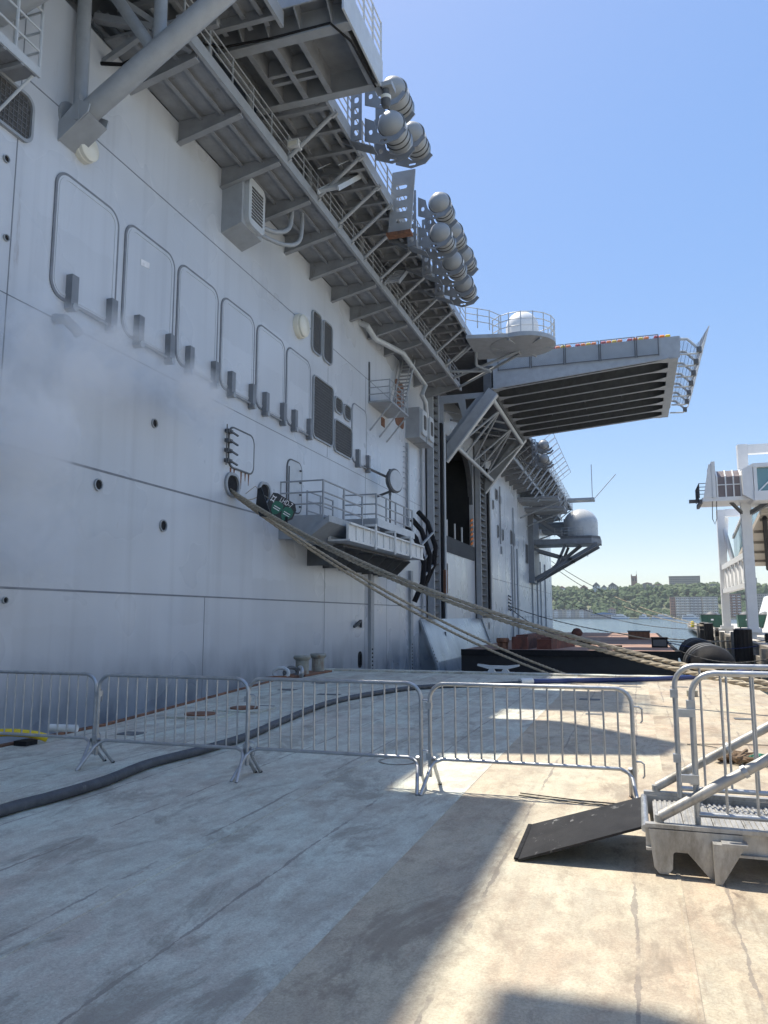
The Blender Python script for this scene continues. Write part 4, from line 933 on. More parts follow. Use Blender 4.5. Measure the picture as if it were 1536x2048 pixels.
dumpster(19.3, 141, 2.2, 'smaller green dumpster half behind the near gantry leg')
cn = root('traffic_cone', 'orange traffic cone standing on the pier by the gantry', 'cone', (9.6, 86, -.3))
MB().box(9.4, 9.8, 85.8, 86.2, -.3, -.26).build('base', 'cone_orange', cn); MB().lathe([(.16, .04), (.03, .75), (0, .75)], (9.6, 86, -.3), 'z', 16).build('cone_body', 'cone_orange', cn, True); MB().lathe([(.115, .32), (.09, .46)], (9.6, 86, -.3), 'z', 16).build('band', 'sign_white', cn, True)
for x, y, lab in ((9.4, 118, 'small yellow hydrant-like post by the green dumpster'), (9.6, 150, 'yellow equipment cover lying at the pier edge')):
    o = root('yellow_post', lab, 'post', (x, y, -.3)); MB().lathe([(.3, 0), (.3, .9), (.2, 1.1), (0, 1.15)], (x, y, -.3), 'z', 14).build('post_body', 'yellow', o, True)
    MB().lathe([(.36, .0), (.36, .1)], (x, y, -.3), 'z', 14).build('base', 'dark_grey', o)
# ------------------------------------------------------------------ white passenger boarding gantry
ga_ = root('boarding_gantry', 'tall white wheeled passenger boarding gantry on the pier', 'gantry', (11, 74, -.3))
W_, V_ = 'white_paint', 'glass_violet'
XL, XRR = 8.45, 14.6
for y in (65, 83):
    for x in (XL, XRR):
        lg = MB().box(x - .36, x + .36, y - .36, y + .36, .75, 15.0 if y == 65 else 12.2).build('leg', W_, ga_)
        MB().box(x - .55, x + .55, y - .5, y + .5, .45, .78).box(x - .2, x + .2, y - .2, y + .2, .0, .45).beam((x - 1.1, y, .35), (x + 1.1, y, .35), .25, .2).build('bogie', W_, lg)
        for dx in (-.95, .95): MB().lathe([(.34, -.17), (.36, -.1), (.36, .1), (.34, .17)], (x + dx, y, .06), 'y' if False else 'x', 20).build('wheel', 'rubber', lg, True)
    z = 14.6 if y == 65 else 11.9
    MB().box(XL + .37, XRR - .37, y - .33, y + .33, z - .35, z + .35).build('cross_girder', W_, ga_)
# long side trusses between the legs
for x in (XL, XRR):
    MB().box(x - .22, x + .22, 65.4, 82.6, 6.2, 6.65).build('truss_chord', W_, ga_); MB().box(x - .22, x + .22, 65.4, 82.6, 3.9, 4.3).build('truss_chord', W_, ga_)
    for k in range(6):
        y = 65.8 + k * 2.75
        MB().beam((x, y, 4.25), (x, y + 1.3, 6.25), .2, .3).build('truss_web', W_, ga_); MB().beam((x, y + 1.3, 6.25), (x, y + 2.6, 4.25), .2, .3).build('truss_web', W_, ga_)
MB().tube([(XL + .1, 83, 11.0), (XL + .9, 82, 6.6)], .22, 10).build('brace', W_, ga_, True)
MB().tube([(XL, 83.5, 5), (XL + .6, 83.5, 11.5)], .2, 10).build('brace', W_, ga_, True)
# sloping glazed corridor inside the frame
co = MB().add([(9.6, 65.5, 9.6), (13.6, 65.5, 9.6), (13.6, 84, 6.6), (9.6, 84, 6.6), (9.6, 65.5, 10.0), (13.6, 65.5, 10.0), (13.6, 84, 7.0), (9.6, 84, 7.0)], [(0, 1, 2, 3), (4, 5, 6, 7), (0, 1, 5, 4), (1, 2, 6, 5), (2, 3, 7, 6), (3, 0, 4, 7)]).build('corridor_floor', 'cream_far', ga_)
for k in range(8):
    ya = 65.6 + k * 2.3; yb = ya + 2.2; za, zb = 10.0 - (ya - 65.5) * .162, 10.0 - (yb - 65.5) * .162
    MB().add([(9.62, ya, za), (9.62, yb, zb), (9.62, yb, zb + 2.4), (9.62, ya, za + 2.4), (9.68, ya, za), (9.68, yb, zb), (9.68, yb, zb + 2.4), (9.68, ya, za + 2.4)], [(0, 1, 2, 3), (7, 6, 5, 4), (0, 4, 5, 1), (3, 2, 6, 7), (0, 3, 7, 4), (1, 5, 6, 2)]).build('corridor_pane', 'glass_teal', co)
MB().add([(9.5, 65.5, 12.4), (13.7, 65.5, 12.4), (13.7, 84, 9.4), (9.5, 84, 9.4), (9.5, 65.5, 12.6), (13.7, 65.5, 12.6), (13.7, 84, 9.6), (9.5, 84, 9.6)], [(0, 1, 2, 3), (4, 5, 6, 7), (0, 1, 5, 4), (1, 2, 6, 5), (2, 3, 7, 6), (3, 0, 4, 7)]).build('corridor_roof', W_, co)
for k in range(5): MB().beam((9.7, 67 + k * 3.6, 9.3 - k * .58), (13.5, 67 + k * 3.6, 9.3 - k * .58), .25, .3).build('floor_joist', 'wood_grey', co)
MB().tube([(9.9, 66, 9.3), (12.6, 84, 6.3)], .18, 8).build('floor_pipe', 'rubber', co, True)
# cabin with telescopic tunnel reaching out over the water
cb_ = MB().box(8.75, 15.5, 62.2, 66.4, 10.2, 10.9).box(8.75, 15.5, 62.2, 66.4, 12.7, 13.0).build('cabin', W_, ga_)
MB().box(8.8, 15.4, 62.6, 66.3, 10.9, 12.7).build('cabin_core', 'glass_teal', cb_)
for x in (8.9, 12, 15.2): MB().box(x - .12, x + .12, 62.25, 62.55, 10.9, 12.7).build('mullion', W_, cb_)
MB().beam((9.1, 62.5, 10.9), (10.9, 62.5, 12.7), .12, .1).build('mullion', W_, cb_)
MB().prism([(8.75, 10.2), (8.75, 13.0), (8.0, 12.6), (8.0, 10.7)], 'y', 62.3, 66.3).build('cabin_throat', W_, cb_)
tn = MB().box(5.2, 8.7, 62.8, 66.2, 10.35, 10.65).build('tunnel_floor', W_, ga_)
prof = [(62.9, 10.66), (62.9, 12.2), (63.5, 12.75), (65.5, 12.75), (66.1, 12.2), (66.1, 10.66)]
MB().prism(prof, 'x', 6.3, 8.0).build('tunnel_cover', V_, tn)
for x in (6.3, 6.9, 7.45, 7.95):
    MB().prism([(a + (-.05 if a < 64.5 else .05), b + (.05 if b > 10.7 else 0)) for a, b in prof], 'x', x - .05, x + .05).build('tunnel_hoop', W_, tn)
MB().box(6.3, 8.0, 62.83, 62.89, 11.55, 11.62).build('tunnel_rail', W_, tn)
MB().box(5.95, 6.2, 62.7, 66.3, 10.6, 13.4).build('tunnel_frame', W_, tn); MB().prism([(5.3, 10.65), (5.95, 10.65), (5.95, 13.2), (5.75, 13.2)], 'y', 62.75, 62.85).build('frame_brace', W_, tn)
railing(tn, [(5.9, 62.8, 10.65), (5.0, 62.8, 10.65), (5.0, 66.1, 10.65)], 1.1, .9, .03, 4, 'dark_grey')
MB().beam((4.3, 63.6, 10.5), (5.3, 63.6, 10.5), .3, .25).box(5.0, 5.2, 62.9, 66.1, 10.2, 10.5).build('bumper', 'dark_grey', tn)
MB().tube([(5.9, 62.9, 10.4), (5.85, 62.9, 9.0), (6.0, 62.9, 8.6), (6.15, 62.9, 9.0), (6.2, 62.9, 10.4)], .03, 6).build('cable', 'rubber', tn, True)
MB().beam((8.45, 65, 9.3), (7.3, 64, 10.4), .2, .2).beam((8.45, 65, 9.4), (10, 64.4, 10.3), .5, .3).build('support_knee', 'dark_grey', ga_)
# second glazed walkway behind, further up the pier
wk = root('glazed_walkway', 'white and teal glazed walkway crossing behind the boarding gantry', 'walkway', (22, 100, -.3))
MB().box(14, 40, 99, 102, 8.0, 8.6).box(14, 40, 99, 102, 11.3, 11.7).build('walkway_deck', W_, wk)
for k in range(9): MB().box(14.15 + k * 2.85, 16.85 + k * 2.85, 99.3, 99.4, 8.6, 11.3).build('pane', 'glass_teal', wk)
for x in (18, 34): MB().box(x - .4, x + .4, 100, 100.8, -.3, 8).build('leg', W_, wk)
tb = root('terminal_shed', 'low white sloping terminal shed on the pier behind the gantry wheels', 'shed', (24, 128, -.3))
MB().prism([(19.8, -.3), (60, -.3), (60, 6), (24, 6), (21.5, 5)], 'y', 128, 150).build('shed_wall', W_, tb); MB().box(21, 26, 127.94, 128, 2.2, 3.6).build('window', 'glass_dark', tb); MB().box(27.5, 29.5, 127.94, 128, -.3, 2.6).build('door', 'dark_grey', tb)
# added white terminal, mostly out of view, to bounce sunlight onto the hull
tm = root('bounce_terminal', 'long white terminal facade added across the pier to bounce sunlight', 'building', (26, 10, -.3))
MB().box(24, 60, -90, 55, -.3, 16).build('wall', W_, tm); MB().box(23.4, 60, -91, 56, 16, 16.6).build('roof', 'light_grey', tm)
for k in range(20):
    for z in (3.2, 9.2):
        if k == 0 and z == 3.2: tw0 = MB().box(23.93, 24.0, -88, -83.5, 3.2, 6.0).build('window', 'glass_teal', tm)
        else: inst(tw0, tm, (0, k * 7.1, z - 3.2))
# ------------------------------------------------------------------ far bank
X0, X1 = -420, 620
nx, ny = 60, 14
vs, fs = [], []
def hillz(x, y):
    t = min(1, max(0, (y - 1330) / 150)); e = t * t * (3 - 2 * t)
    return -1.0 + e * (47 + 3 * math.sin(x * .013) + 2 * math.sin(x * .041 + 1)) + 1.2 * min(1, max(0, (y - 1258) / 10))
for j in range(ny):
    y = 1258 + 900 * (j / (ny - 1)) ** 2.2
    for i in range(nx):
        x = X0 + (X1 - X0) * i / (nx - 1); vs.append((x, y, -3.0 if j == 0 else hillz(x, y)))
for j in range(ny - 1):
    for i in range(nx - 1): a = j * nx + i; fs.append((a, a + 1, a + 1 + nx, a + nx))
MB().add(vs, fs).build('hillside', 'earth', kind='structure')
# trees: one lumpy crown shape, spread as a far wood
bm = bmesh.new(); bmesh.ops.create_icosphere(bm, subdivisions=2, radius=1)
T = np.array([v.co[:] for v in bm.verts]); TF = np.array([[v.index for v in f.verts] for f in bm.faces]); bm.free()
def wood(name, pts, mat, **kw):
    V, Fc = [], []; k = 0
    for x, y, z, r, h in pts:
        j = 1 + rng.normal(0, .17, (len(T), 1)); a = rng.uniform(0, 6.28); c, s = math.cos(a), math.sin(a)
        P = T * j; P = np.stack([P[:, 0] * c - P[:, 1] * s, P[:, 0] * s + P[:, 1] * c, P[:, 2]], 1) * np.array([r, r, h]) + np.array([x, y, z + h * .55])
        V.append(P); Fc.append(TF + k); k += len(T)
    V = np.concatenate(V); Fc = np.concatenate(Fc)
    me = bpy.data.meshes.new(name); me.from_pydata(V.tolist(), [], Fc.tolist()); me.materials.append(M[mat])
    o = bpy.data.objects.new(name, me); COL.objects.link(o); return label(o, **kw)
pts, pts2, pts3 = [], [], []
for k in range(2300):
    x = rng.uniform(X0 + 40, X1 - 60); y = rng.uniform(1296, 1462); z = hillz(x, y)
    r = rng.uniform(3.2, 6.5); (pts if rng.random() < .72 else pts2).append((x, y, z, r, r * rng.uniform(.85, 1.25)))
for k in range(330):
    x = rng.uniform(X0 + 40, X1 - 60); y = rng.uniform(1484, 1530); r = rng.uniform(4.5, 8); pts2.append((x, y, hillz(x, y), r, r * rng.uniform(.8, 1.2)))
for k in range(110):
    x = rng.uniform(X0 + 40, X1 - 60); y = rng.uniform(1268, 1290); r = rng.uniform(1.8, 4); pts3.append((x, y, 0, r, r * 1.1))
for k in range(150):
    x = rng.uniform(X0 + 40, X1 - 60); y = rng.uniform(1452, 1468); r = rng.uniform(3, 5.5); pts2.append((x, y, hillz(x, y), r, r * rng.uniform(.8, 1.5)))
wood('hillside_wood', pts, 'foliage', lab='dense dark green wood covering the far river bluff', cat='wood', kind='stuff')
wood('pale_wood', pts2, 'foliage_pale', lab='paler green trees mixed through the far bluff wood', cat='wood', kind='stuff')
wood('shore_shrubs', pts3, 'foliage_pale', lab='low pale green shrubs along the far shoreline', cat='shrubs', kind='stuff')

def house(name, lab, cat, x, y, z, wd, dp, floors, cols, wall, roof=None, rh=0, fh=3.1, group=None, fhz=None, base=0):
    o = root(name, lab, cat, (x + wd / 2, y, z), group); h = floors * fh + base
    MB().box(x, x + wd, y, y + dp, z, z + h).build('wall', wall, o)
    if roof:
        if rh > 0: MB().prism([(x - .5, z + h), (x + wd + .5, z + h), (x + wd / 2, z + h + rh)], 'y', y - .4, y + dp).build('roof', roof, o)
        else: MB().box(x - .3, x + wd + .3, y - .3, y + dp + .2, z + h, z + h + .7).build('roof', roof, o)
    w0 = None; cw_ = wd / cols
    for f in range(floors):
        for c in range(cols):
            p = (c * cw_, 0, f * fh)
            if w0 is None: w0 = MB().box(x + cw_ * .25, x + cw_ * .75, y - .15, y - .02, z + base + 1.0, z + base + 2.5).build('window', 'glass_dark', o)
            else: inst(w0, o, p)
    return o
# terraced houses at the waterside
for k in range(10):
    x = -131 + k * 6.6
    house('terraced_house', 'white gabled terraced house in the waterside row across the river', 'house', x, 1262, -1, 6.4, 14, 4, 3, ('cream_far', 'white_far', 'grey_far')[k % 3], 'roof_dark', 2.2, 3.1, 'waterside terraced houses')
bb = house('ferry_terminal', 'blue roofed ferry terminal on the far shoreline', 'building', -68, 1259.5, -1.6, 40, 12, 2, 10, 'grey_far', 'blue_far', 3.5, 3.2)
house('brick_gatehouse', 'small tan brick building behind the blue ferry terminal', 'house', -42, 1276, 0, 12, 12, 4, 3, 'stone_far', 'roof_far', 3, 3.2)
# apartment blocks
for x, wd, fl, wl, lab, gy in ((51, 7, 8, 'brick_far', 'narrow brick end of the riverside apartment block', 1270), (58.5, 20, 8, 'cream_far', 'left wing of the tan and white riverside apartment block', 1266), (79, 17, 8, 'grey_far', 'middle grey wing of the riverside apartment block', 1270), (96.5, 22, 8, 'cream_far', 'right wing of the riverside apartment block beside the gantry leg', 1266), (131, 20, 9, 'brick_far', 'brick apartment block seen between the gantry legs', 1270), (163, 42, 9, 'stone_far', 'long brick apartment block behind the terminal shed', 1275)):
    a = house('apartment_block', lab, 'apartments', x, gy, -1, wd, 16, fl, max(3, int(wd / 2.6)), wl, 'roof_dark', 0, 4.0)
    for bx in ((x + wd * .15, x + wd * .5, x + wd * .85) if wd > 10 else ()):
        for f in range(fl - 1): MB().box(bx - 1.7, bx + 1.7, gy - 1.6, gy - .05, 3.0 + f * 4.0, 4.1 + f * 4.0).build('balcony', 'white_far', a)
# on the ridge
house('hilltop_school', 'long tan institutional building on the ridge skyline', 'building', 62, 1540, 50, 54, 20, 7, 18, 'stone_far', 'roof_dark', 0, 3.7)
tw = root('brick_tower', 'square brick church tower with pinnacles above the ridge trees', 'tower', (0, 1545, 44)); 
MB().box(-6, 5, 1540, 1553, 44, 78).build('tower_shaft', 'brick_far', tw)
for dx, dy in ((-5.4, .2), (3.6, .2), (-5.4, 11), (3.6, 11)): MB().box(dx - .6, dx + 1.2, 1540.2 + dy, 1542 + dy, 78, 81).build('pinnacle', 'brick_far', tw)
for dx in (-3.5, 1.5): MB().box(dx, dx + 2, 1539.8, 1539.98, 68, 74).build('window', 'glass_dark', tw)
MB().tube([(4, 1546, 78), (4, 1546, 88)], .3, 6).build('flag_pole', 'grey_far', tw)
for x, wd, fl, wl, rf, rh, lab in ((-136, 12, 3, 'white_far', 'roof_far', 4, 'white ridge house with red roof among the leftmost skyline trees'), (-96, 13, 3, 'roof_far', 'roof_far', 5, 'red roofed ridge house left of the steep dark gable'), (-74, 13, 4, 'white_far', 'roof_dark', 7, 'white ridge house with a steep dark gable'), (-58, 9, 3, 'white_far', 'roof_dark', 5, 'narrow white ridge house under a dark roof'), (-46, 15, 4, 'cream_far', 'roof_dark', 6, 'broad cream ridge house with dark gable'), (-12, 14, 3, 'white_far', 'roof_dark', 4, 'white ridge house at the foot of the brick tower'), (14, 16, 5, 'stone_far', 'roof_far', 2, 'orange-tan flats on the ridge right of the brick tower'), (31, 18, 4, 'cream_far', 'roof_far', 2, 'low cream flats on the ridge beside the orange flats'), (126, 12, 4, 'cream_far', 'roof_dark', 0, 'cream ridge flats right of the long institutional building'), (172, 30, 7, 'cream_far', 'roof_dark', 0, 'tall cream ridge block behind the gantry')):
    house('ridge_house', lab, 'house', x, 1470 + (x % 9), 45, wd, 12, fl, max(3, int(wd / 3.5)), wl, rf, rh, 3.2, 'houses along the ridge')
# ferries
def ferry(x, y, L, lab):
    o = root('ferry', lab, 'ferry', (x, y, -2), 'ferries moored on the far shore')
    MB().prism([(x - L / 2, -2), (x + L / 2 - 2, -2), (x + L / 2 + 1.5, .9), (x - L / 2, .7)], 'y', y - 3.5, y + 3.5).build('hull', 'white_far', o)
    MB().prism([(x - L / 2 + 1, .75), (x + L / 2 - 3.5, .75), (x + L / 2 - 6, 3.2), (x - L / 2 + 1, 3.2)], 'y', y - 3, y + 3).build('cabin', 'white_far', o)
    MB().prism([(x - L * .2, 3.2), (x + L * .25, 3.2), (x + L * .15, 5.4), (x - L * .2, 5.4)], 'y', y - 2.2, y + 2.2).build('bridge', 'white_far', o)
    MB().box(x - L / 2 + 2, x + L / 2 - 7, y - 3.06, y - 3.0, 1.5, 2.5).build('window_band', 'glass_dark', o)
    MB().box(x - L / 2, x + L / 2 - 2, y - 3.56, y - 3.5, -1.6, -.6).build('hull_stripe', 'blue_far', o)
    MB().tube([(x, y, 5.4), (x, y, 8)], .15, 6).build('mast', 'white_far', o)
ferry(-23, 1235, 27, 'small white ferry moored beside the blue roofed terminal'); ferry(38, 1238, 32, 'white and blue ferry at the middle of the far shore'); ferry(77, 1240, 24, 'white two-deck ferry moored before the apartment block'); ferry(115, 1242, 18, 'short white ferry partly behind the gantry leg'); ferry(12, 1240, 16, 'small low ferry left of the white and blue ferry')
pp = root('dock_pontoon', 'long dark dock pontoon at the foot of the far bank', 'pontoon', (60, 1250, -2)); MB().box(-160, 330, 1246, 1252, -2.1, -.9).build('pontoon_deck', 'wood_grey', pp)
for k in range(28): MB().tube([(-150 + k * 17, 1245, -2.5), (-150 + k * 17, 1245, 1.8)], .35, 6).build('pontoon_pile', 'wood_grey', pp)
# ------------------------------------------------------------------ crowd barriers
def arc(c, r, a0, a1, n=6):
    return [(c[0] + r * math.cos(R(a0 + (a1 - a0) * i / n)), 0, c[1] + r * math.sin(R(a0 + (a1 - a0) * i / n))) for i in range(n + 1)]
def barrier(legs=True, W=1.88, H=1.0, zb=.29, nb=14):
    o = root('crowd_barrier', 'x', 'barrier', (0, 0, 0)); r = .020
    low = .12 if legs else .02
    path = [(0, 0, low)] + arc((.15, H - .15), .15, 180, 90) + arc((W - .15, H - .15), .15, 90, 0) + [(W, 0, low)]
    MB().tube(path, r, 12).build('frame', 'galvanised', o, True)
    if legs:
        def leg(sx):
            a = 0 if sx > 0 else W
            return [(a + sx * -.03, -.27, .0), (a + sx * .02, -.06, .22), (a + sx * .05, -.015, zb - .03), (a + sx * .12, 0, zb)]
        MB().tube(leg(1) + leg(-1)[::-1], .018, 10).build('bottom_rail', 'galvanised', o, True)
        for a in (.035, W - .035):
            MB().tube([(a, -.0, .30), (a, .05, .20), (a, .26, .0)], .018, 10).build('leg', 'galvanised', o, True)
            MB().tube([(a * 1.0, .245, .016), (a, .262, .0)], .0195, 10).build('foot_cap', 'rubber', o)
    else:
        MB().tube([(0, 0, zb - .2), (W, 0, zb - .2)], .018, 10).build('bottom_rail', 'galvanised', o, True)
    b0 = None; z0 = zb if legs else zb - .2
    for i in range(nb):
        x = W * (i + 1) / (nb + 1)
        if b0 is None: b0 = (MB().tube([(x, 0, z0), (x, 0, H)], .009, 8).build('bar', 'galvanised', o, True), x)
        else: inst(b0[0], o, (x - b0[1], 0, 0))
    for z in (.84, .36):
        MB().tube([(W, 0, z), (W + .06, 0, z), (W + .085, 0, z - .02), (W + .085, 0, z - .12), (W + .07, 0, z - .14)], .008, 8).build('hook', 'galvanised', o, True)
        MB().box(-.035, .02, -.03, .03, z - .08, z - .02).build('clip', 'galvanised', o)
    return o
b = barrier()
LB = ['galvanised crowd barrier standing next to the yellow hose end by the hull', 'galvanised crowd barrier straddling the thick grey hose', 'galvanised crowd barrier between the hose barrier and the one touching the gangway',
      'galvanised crowd barrier in the sunlight ending at the gangway ramp']
for i, x in enumerate((-7.74, -5.78, -3.92, -1.95)):
    o = b if i == 0 else copy_tree(b)
    o.location = (x, 7.42 + (.04, 0, .02, .03)[i], 0); o.rotation_euler = (0, 0, R((.4, -.3, .3, .9)[i])); label(o, LB[i], None, 'crowd barriers across the barge')
g1 = barrier(False, 2.2, 1.0, .29, 11)
g1.location = (.33, 5.64, .275); label(g1, 'crowd barrier lashed upright as the near handrail of the aluminium gangway', None, 'barriers on the gangway')
g2 = copy_tree(g1); g2.location = (.26, 6.44, .275); label(g2, 'crowd barrier lashed upright as the far handrail of the aluminium gangway', None, 'barriers on the gangway')
# sticker-worn paint on the posts of the sunny barrier
# ------------------------------------------------------------------ gangway
gw = root('aluminium_gangway', 'aluminium gangway end with pipe rails and hinged black ramp', 'gangway', (2, 6, 0))
zd = .27; ya, yb = 5.56, 6.50
for i in range(22):
    x = .06 + i * .19
    m = MB().box(x, x + .184, ya + .06, yb - .06, zd - .04, zd - .012)
    for k in range(5): m.box(x + .01 + k * .035, x + .026 + k * .035, ya + .061, yb - .061, zd - .0121, zd - .002)
    if i == 0: pk = (m.build('deck_plank', 'aluminium', gw), x)
    else: inst(pk[0], gw, (x - pk[1], 0, 0))
for y, s in ((ya, -1), (yb, 1)):
    MB().box(.0, 4.3, y - .02, y + .02, .165, zd + .02).box(.0, 4.3, y - .03 + s * .02, y + .03 + s * .02, zd + .02, zd + .045).box(.0, 4.3, y - .03 + s * .02, y + .03 + s * .02, .15, .165).build('side_channel', 'aluminium', gw)
    MB().tube([(.10, y + .02, zd + .08), (4.0, y + .02, zd + .08 + 3.9 * .6)], .034, 14).build('diagonal_pipe', 'aluminium', gw, True)
    MB().tube([(.61, y + .02, zd + .08 + .51 * .6), (.635, y + .02, zd + .08 + .535 * .6)], .042, 14).build('pipe_clamp', 'galvanised', gw)
    MB().tube([(.09, y + .02, zd + .0), (.09, y + .02, zd + .09)], .03, 10).build('pipe_lug', 'aluminium', gw, True)
    yy = y + s * .045
    holed('foot_plate', [(.02, zd + .015), (.58, zd + .015), (.585, .21), (.44, .0), (.385, .0), (.25, .155), (.19, .165), (.165, .14), (.158, .045), (.13, .012), (.075, .012), (.045, .05)], [], .02, 'y', yy, 'aluminium', gw)
    MB().prism([(.40, zd - .03), (.585, zd - .03), (.44, .0), (.40, .0)], 'y', min(yy + s * .012, yy + s * .09), max(yy + s * .012, yy + s * .09)).build('foot_rib', 'aluminium', gw)
    MB().beam((.45, yy + s * .05, zd - .03), (.6, yy + s * .05, zd - .03), .1, .02).build('foot_lug', 'aluminium', gw)
for x in (.12, 1.2, 2.4, 3.6): MB().beam((x, ya + .04, .15), (x, yb - .04, .15), .06, .1).build('cross_beam', 'aluminium', gw)
for z in (.3, .72): MB().box(.24, .345, 5.58, 5.61, zd + z, zd + z + .05).build('rail_clamp', 'galvanised', gw)
MB().tube([(.0, ya, zd), (.0, yb, zd)], .025, 10).build('ramp_hinge', 'galvanised', gw, True)
rp = MB().add([(-.83, 5.50, .003), (-.86, 6.42, .003), (-.005, 6.46, .265), (-.005, 5.58, .265), (-.83, 5.50, .018), (-.86, 6.42, .018), (-.005, 6.46, .282), (-.005, 5.58, .282)], [(3, 2, 1, 0), (4, 5, 6, 7), (0, 1, 5, 4), (1, 2, 6, 5), (2, 3, 7, 6), (3, 0, 4, 7)])
def ramp_material():
    m, t, bs = newmat('ramp_rubber'); n = N(t, 'World')
    f = n.ramp(n.noise(2.6, 5, .7, n.mapped((1.6, 1, 1))), .3, .7); col = n.mix(f, (.010, .010, .012), (.030, .030, .032))
    sc = n.ramp(n.noise(9, 6, .72, n.mapped((1.4, .7, 1), (2.1, .4, 0)), .6), .60, .64); sc = n.math('MULTIPLY', sc, n.ramp(n.noise(2.0, 2, .5, n.mapped((1, 1, 1), (.3, 5.2, 0))), .48, .56))
    n.lk(n.mix(n.math('MULTIPLY', sc, .6), col, (.30, .30, .30)), bs.inputs['Base Color']); bs.inputs['Roughness'].default_value = .6; bs.inputs['Specular IOR Level'].default_value = .25
    n.lk(n.bump(n.noise(90, 4), .25, .005), bs.inputs['Normal']); M['ramp_rubber'] = m
ramp_material()
rp = rp.build('ramp', 'ramp_rubber', gw)
MB().beam((-.845, 5.51, .017), (-.865, 6.41, .017), .03, .014).build('ramp_edge', 'rubber', rp)
# ------------------------------------------------------------------ hoses and cables on deck
hp = [(-4.95, 2.0, .075), (-5.05, 4.2, .075), (-5.08, 5.4, .075), (-5.03, 5.9, .075), (-5.02, 6.6, .075), (-5.14, 7.5, .075), (-5.06, 8.4, .075), (-5.05, 9.5, .075), (-5.25, 11.0, .075), (-5.5, 13.2, .075), (-5.45, 14.7, .075), (-5.05, 16.6, .075), (-4.5, 17.6, .075), (-3.15, 18.7, .075), (-2.7, 19.2, .075)]
hs = root('grey_hose', 'thick dark grey hose winding along the barge under the barriers', 'hose', (-5, 10, 0))
MB().tube([p - Vector((0, 0, .022)) for p in spline(hp)], .052, 12).build('hose_body', 'hose_grey', hs, True)
MB().tube([(-2.75, 19.15, .075), (-2.5, 19.45, .075)], .085, 12).build('coupling', 'white_metal', hs, True)
MB().tube(spline([(-2.5, 19.45, .07), (-1.6, 20.0, .07), (.0, 20.9, .07), (1.4, 22.2, .07), (2.3, 23.1, .12), (4.0, 25.2, .2), (6.5, 28, -.1)]), .06, 12).build('blue_hose', 'hose_blue', lab='bright blue hose joined to the grey hose at the barge end', cat='hose', smooth=True)
for dy, lab in ((0, 'thin dark cable on deck running under the barrier to the gangway, outer one'), (.10, 'thin dark cable on deck beside the outer cable')):
    MB().tube(spline([(-1.1, 7.52 - dy, .012), (-.6, 7.40 - dy, .012), (-.2, 7.36 - dy, .012), (.05, 7.3 - dy, .012), (.6, 7.2 - dy, .012), (1.6, 7.5, .012)]), .005, 6).build('deck_cable', 'rubber', lab=lab, cat='cable', smooth=True)
yh = root('yellow_hose_end', 'bright yellow hose end lying at the barge edge against the hull', 'hose', (-7.9, 8.5, 0))
MB().tube(spline([(-8.2, 8.2, .1), (-7.95, 8.35, .14), (-7.62, 8.5, .11), (-7.5, 8.62, .05)]), .05, 12).build('hose_body', 'yellow', yh, True); MB().tube([(-7.7, 8.9, .14), (-7.3, 8.95, .14)], .05, 10).build('nozzle', 'white_metal', yh, True); MB().box(-7.7, -7.5, 8.25, 8.45, 0, .06).build('base_block', 'rubber', yh)
# tangle of old rope and green netting beyond the gangway
for mat, n, sc, r, lab, cx in (('rope_brown', 5, .28, .02, 'heap of frayed brown rope on the deck beyond the gangway', 1.05), ('rope_green', 9, .26, .009, 'tangle of green net twine beside the frayed brown rope', 1.38)):
    m = MB(); rr = random.Random(cx)
    for k in range(n):
        q = [(cx + rr.uniform(-sc, sc), 9.9 + rr.uniform(-sc * .8, sc * .8), r + rr.uniform(0, .10)) for _ in range(9)]; m.tube(spline(q, 6), r, 6)
    m.build('rope_heap' if cx < 1.2 else 'twine_heap', mat, lab=lab, cat='rope' if cx < 1.2 else 'twine', smooth=True)
MB().tube(spline([(1.3, 9.6, .012), (.9, 10.8, .012), (.6, 11.0, .012), (1.9, 11.2, .012), (2.4, 10.4, .012)]), .006, 6).build('thin_line', 'rope_dark', lab='thin dark line trailing from the rope heap across the deck', cat='line', smooth=True)
# ------------------------------------------------------------------ mooring ropes (three-strand)
def sagline(a, b, sag, n):
    a, b = Vector(a), Vector(b)
    return [a.lerp(b, i / n) - Vector((0, 0, 4 * sag * (i / n) * (1 - i / n))) for i in range(n + 1)]
def rope(lab, a, b, sag, R_=.048, pitch=.55, mat='rope_tan', strands=3, group='mooring lines from the warship', seg=None):
    L = (Vector(b) - Vector(a)).length; n = seg or int(L / pitch * 9)
    cl_ = sagline(a, b, sag, n); o = root('mooring_rope', lab, 'rope', a, group)
    d = (Vector(b) - Vector(a)).normalized(); u = d.cross(Vector((0, 0, 1))).normalized(); v = u.cross(d)
    for s in range(strands):
        pts = []
        for i, p in enumerate(cl_):
            t = 2 * math.pi * (i / n * L / pitch + s / strands); pts.append(p + (u * math.cos(t) + v * math.sin(t)) * R_ * .5)
        MB().tube(pts, R_ * .56, 5).build('strand', mat, o, True)
hw = (-13.1, 23.1, 6.0)
rope('upper pair mooring hawser from the near hawse hole to the pier, higher line', hw, (6.5, 12.1, .02), 1.2)
rope('upper pair mooring hawser from the near hawse hole to the pier, lower line', (-13.1, 23.2, 5.93), (6.5, 12.0, -.05), 1.24)
rope('lower pair mooring hawser dipping behind the barge end, higher line', (-13.1, 23.0, 5.95), (-1.6, 32.5, -1.05), .68, .05)
rope('lower pair mooring hawser dipping behind the barge end, lower line', (-13.1, 23.1, 5.9), (-1.75, 32.3, -1.18), .76, .05)
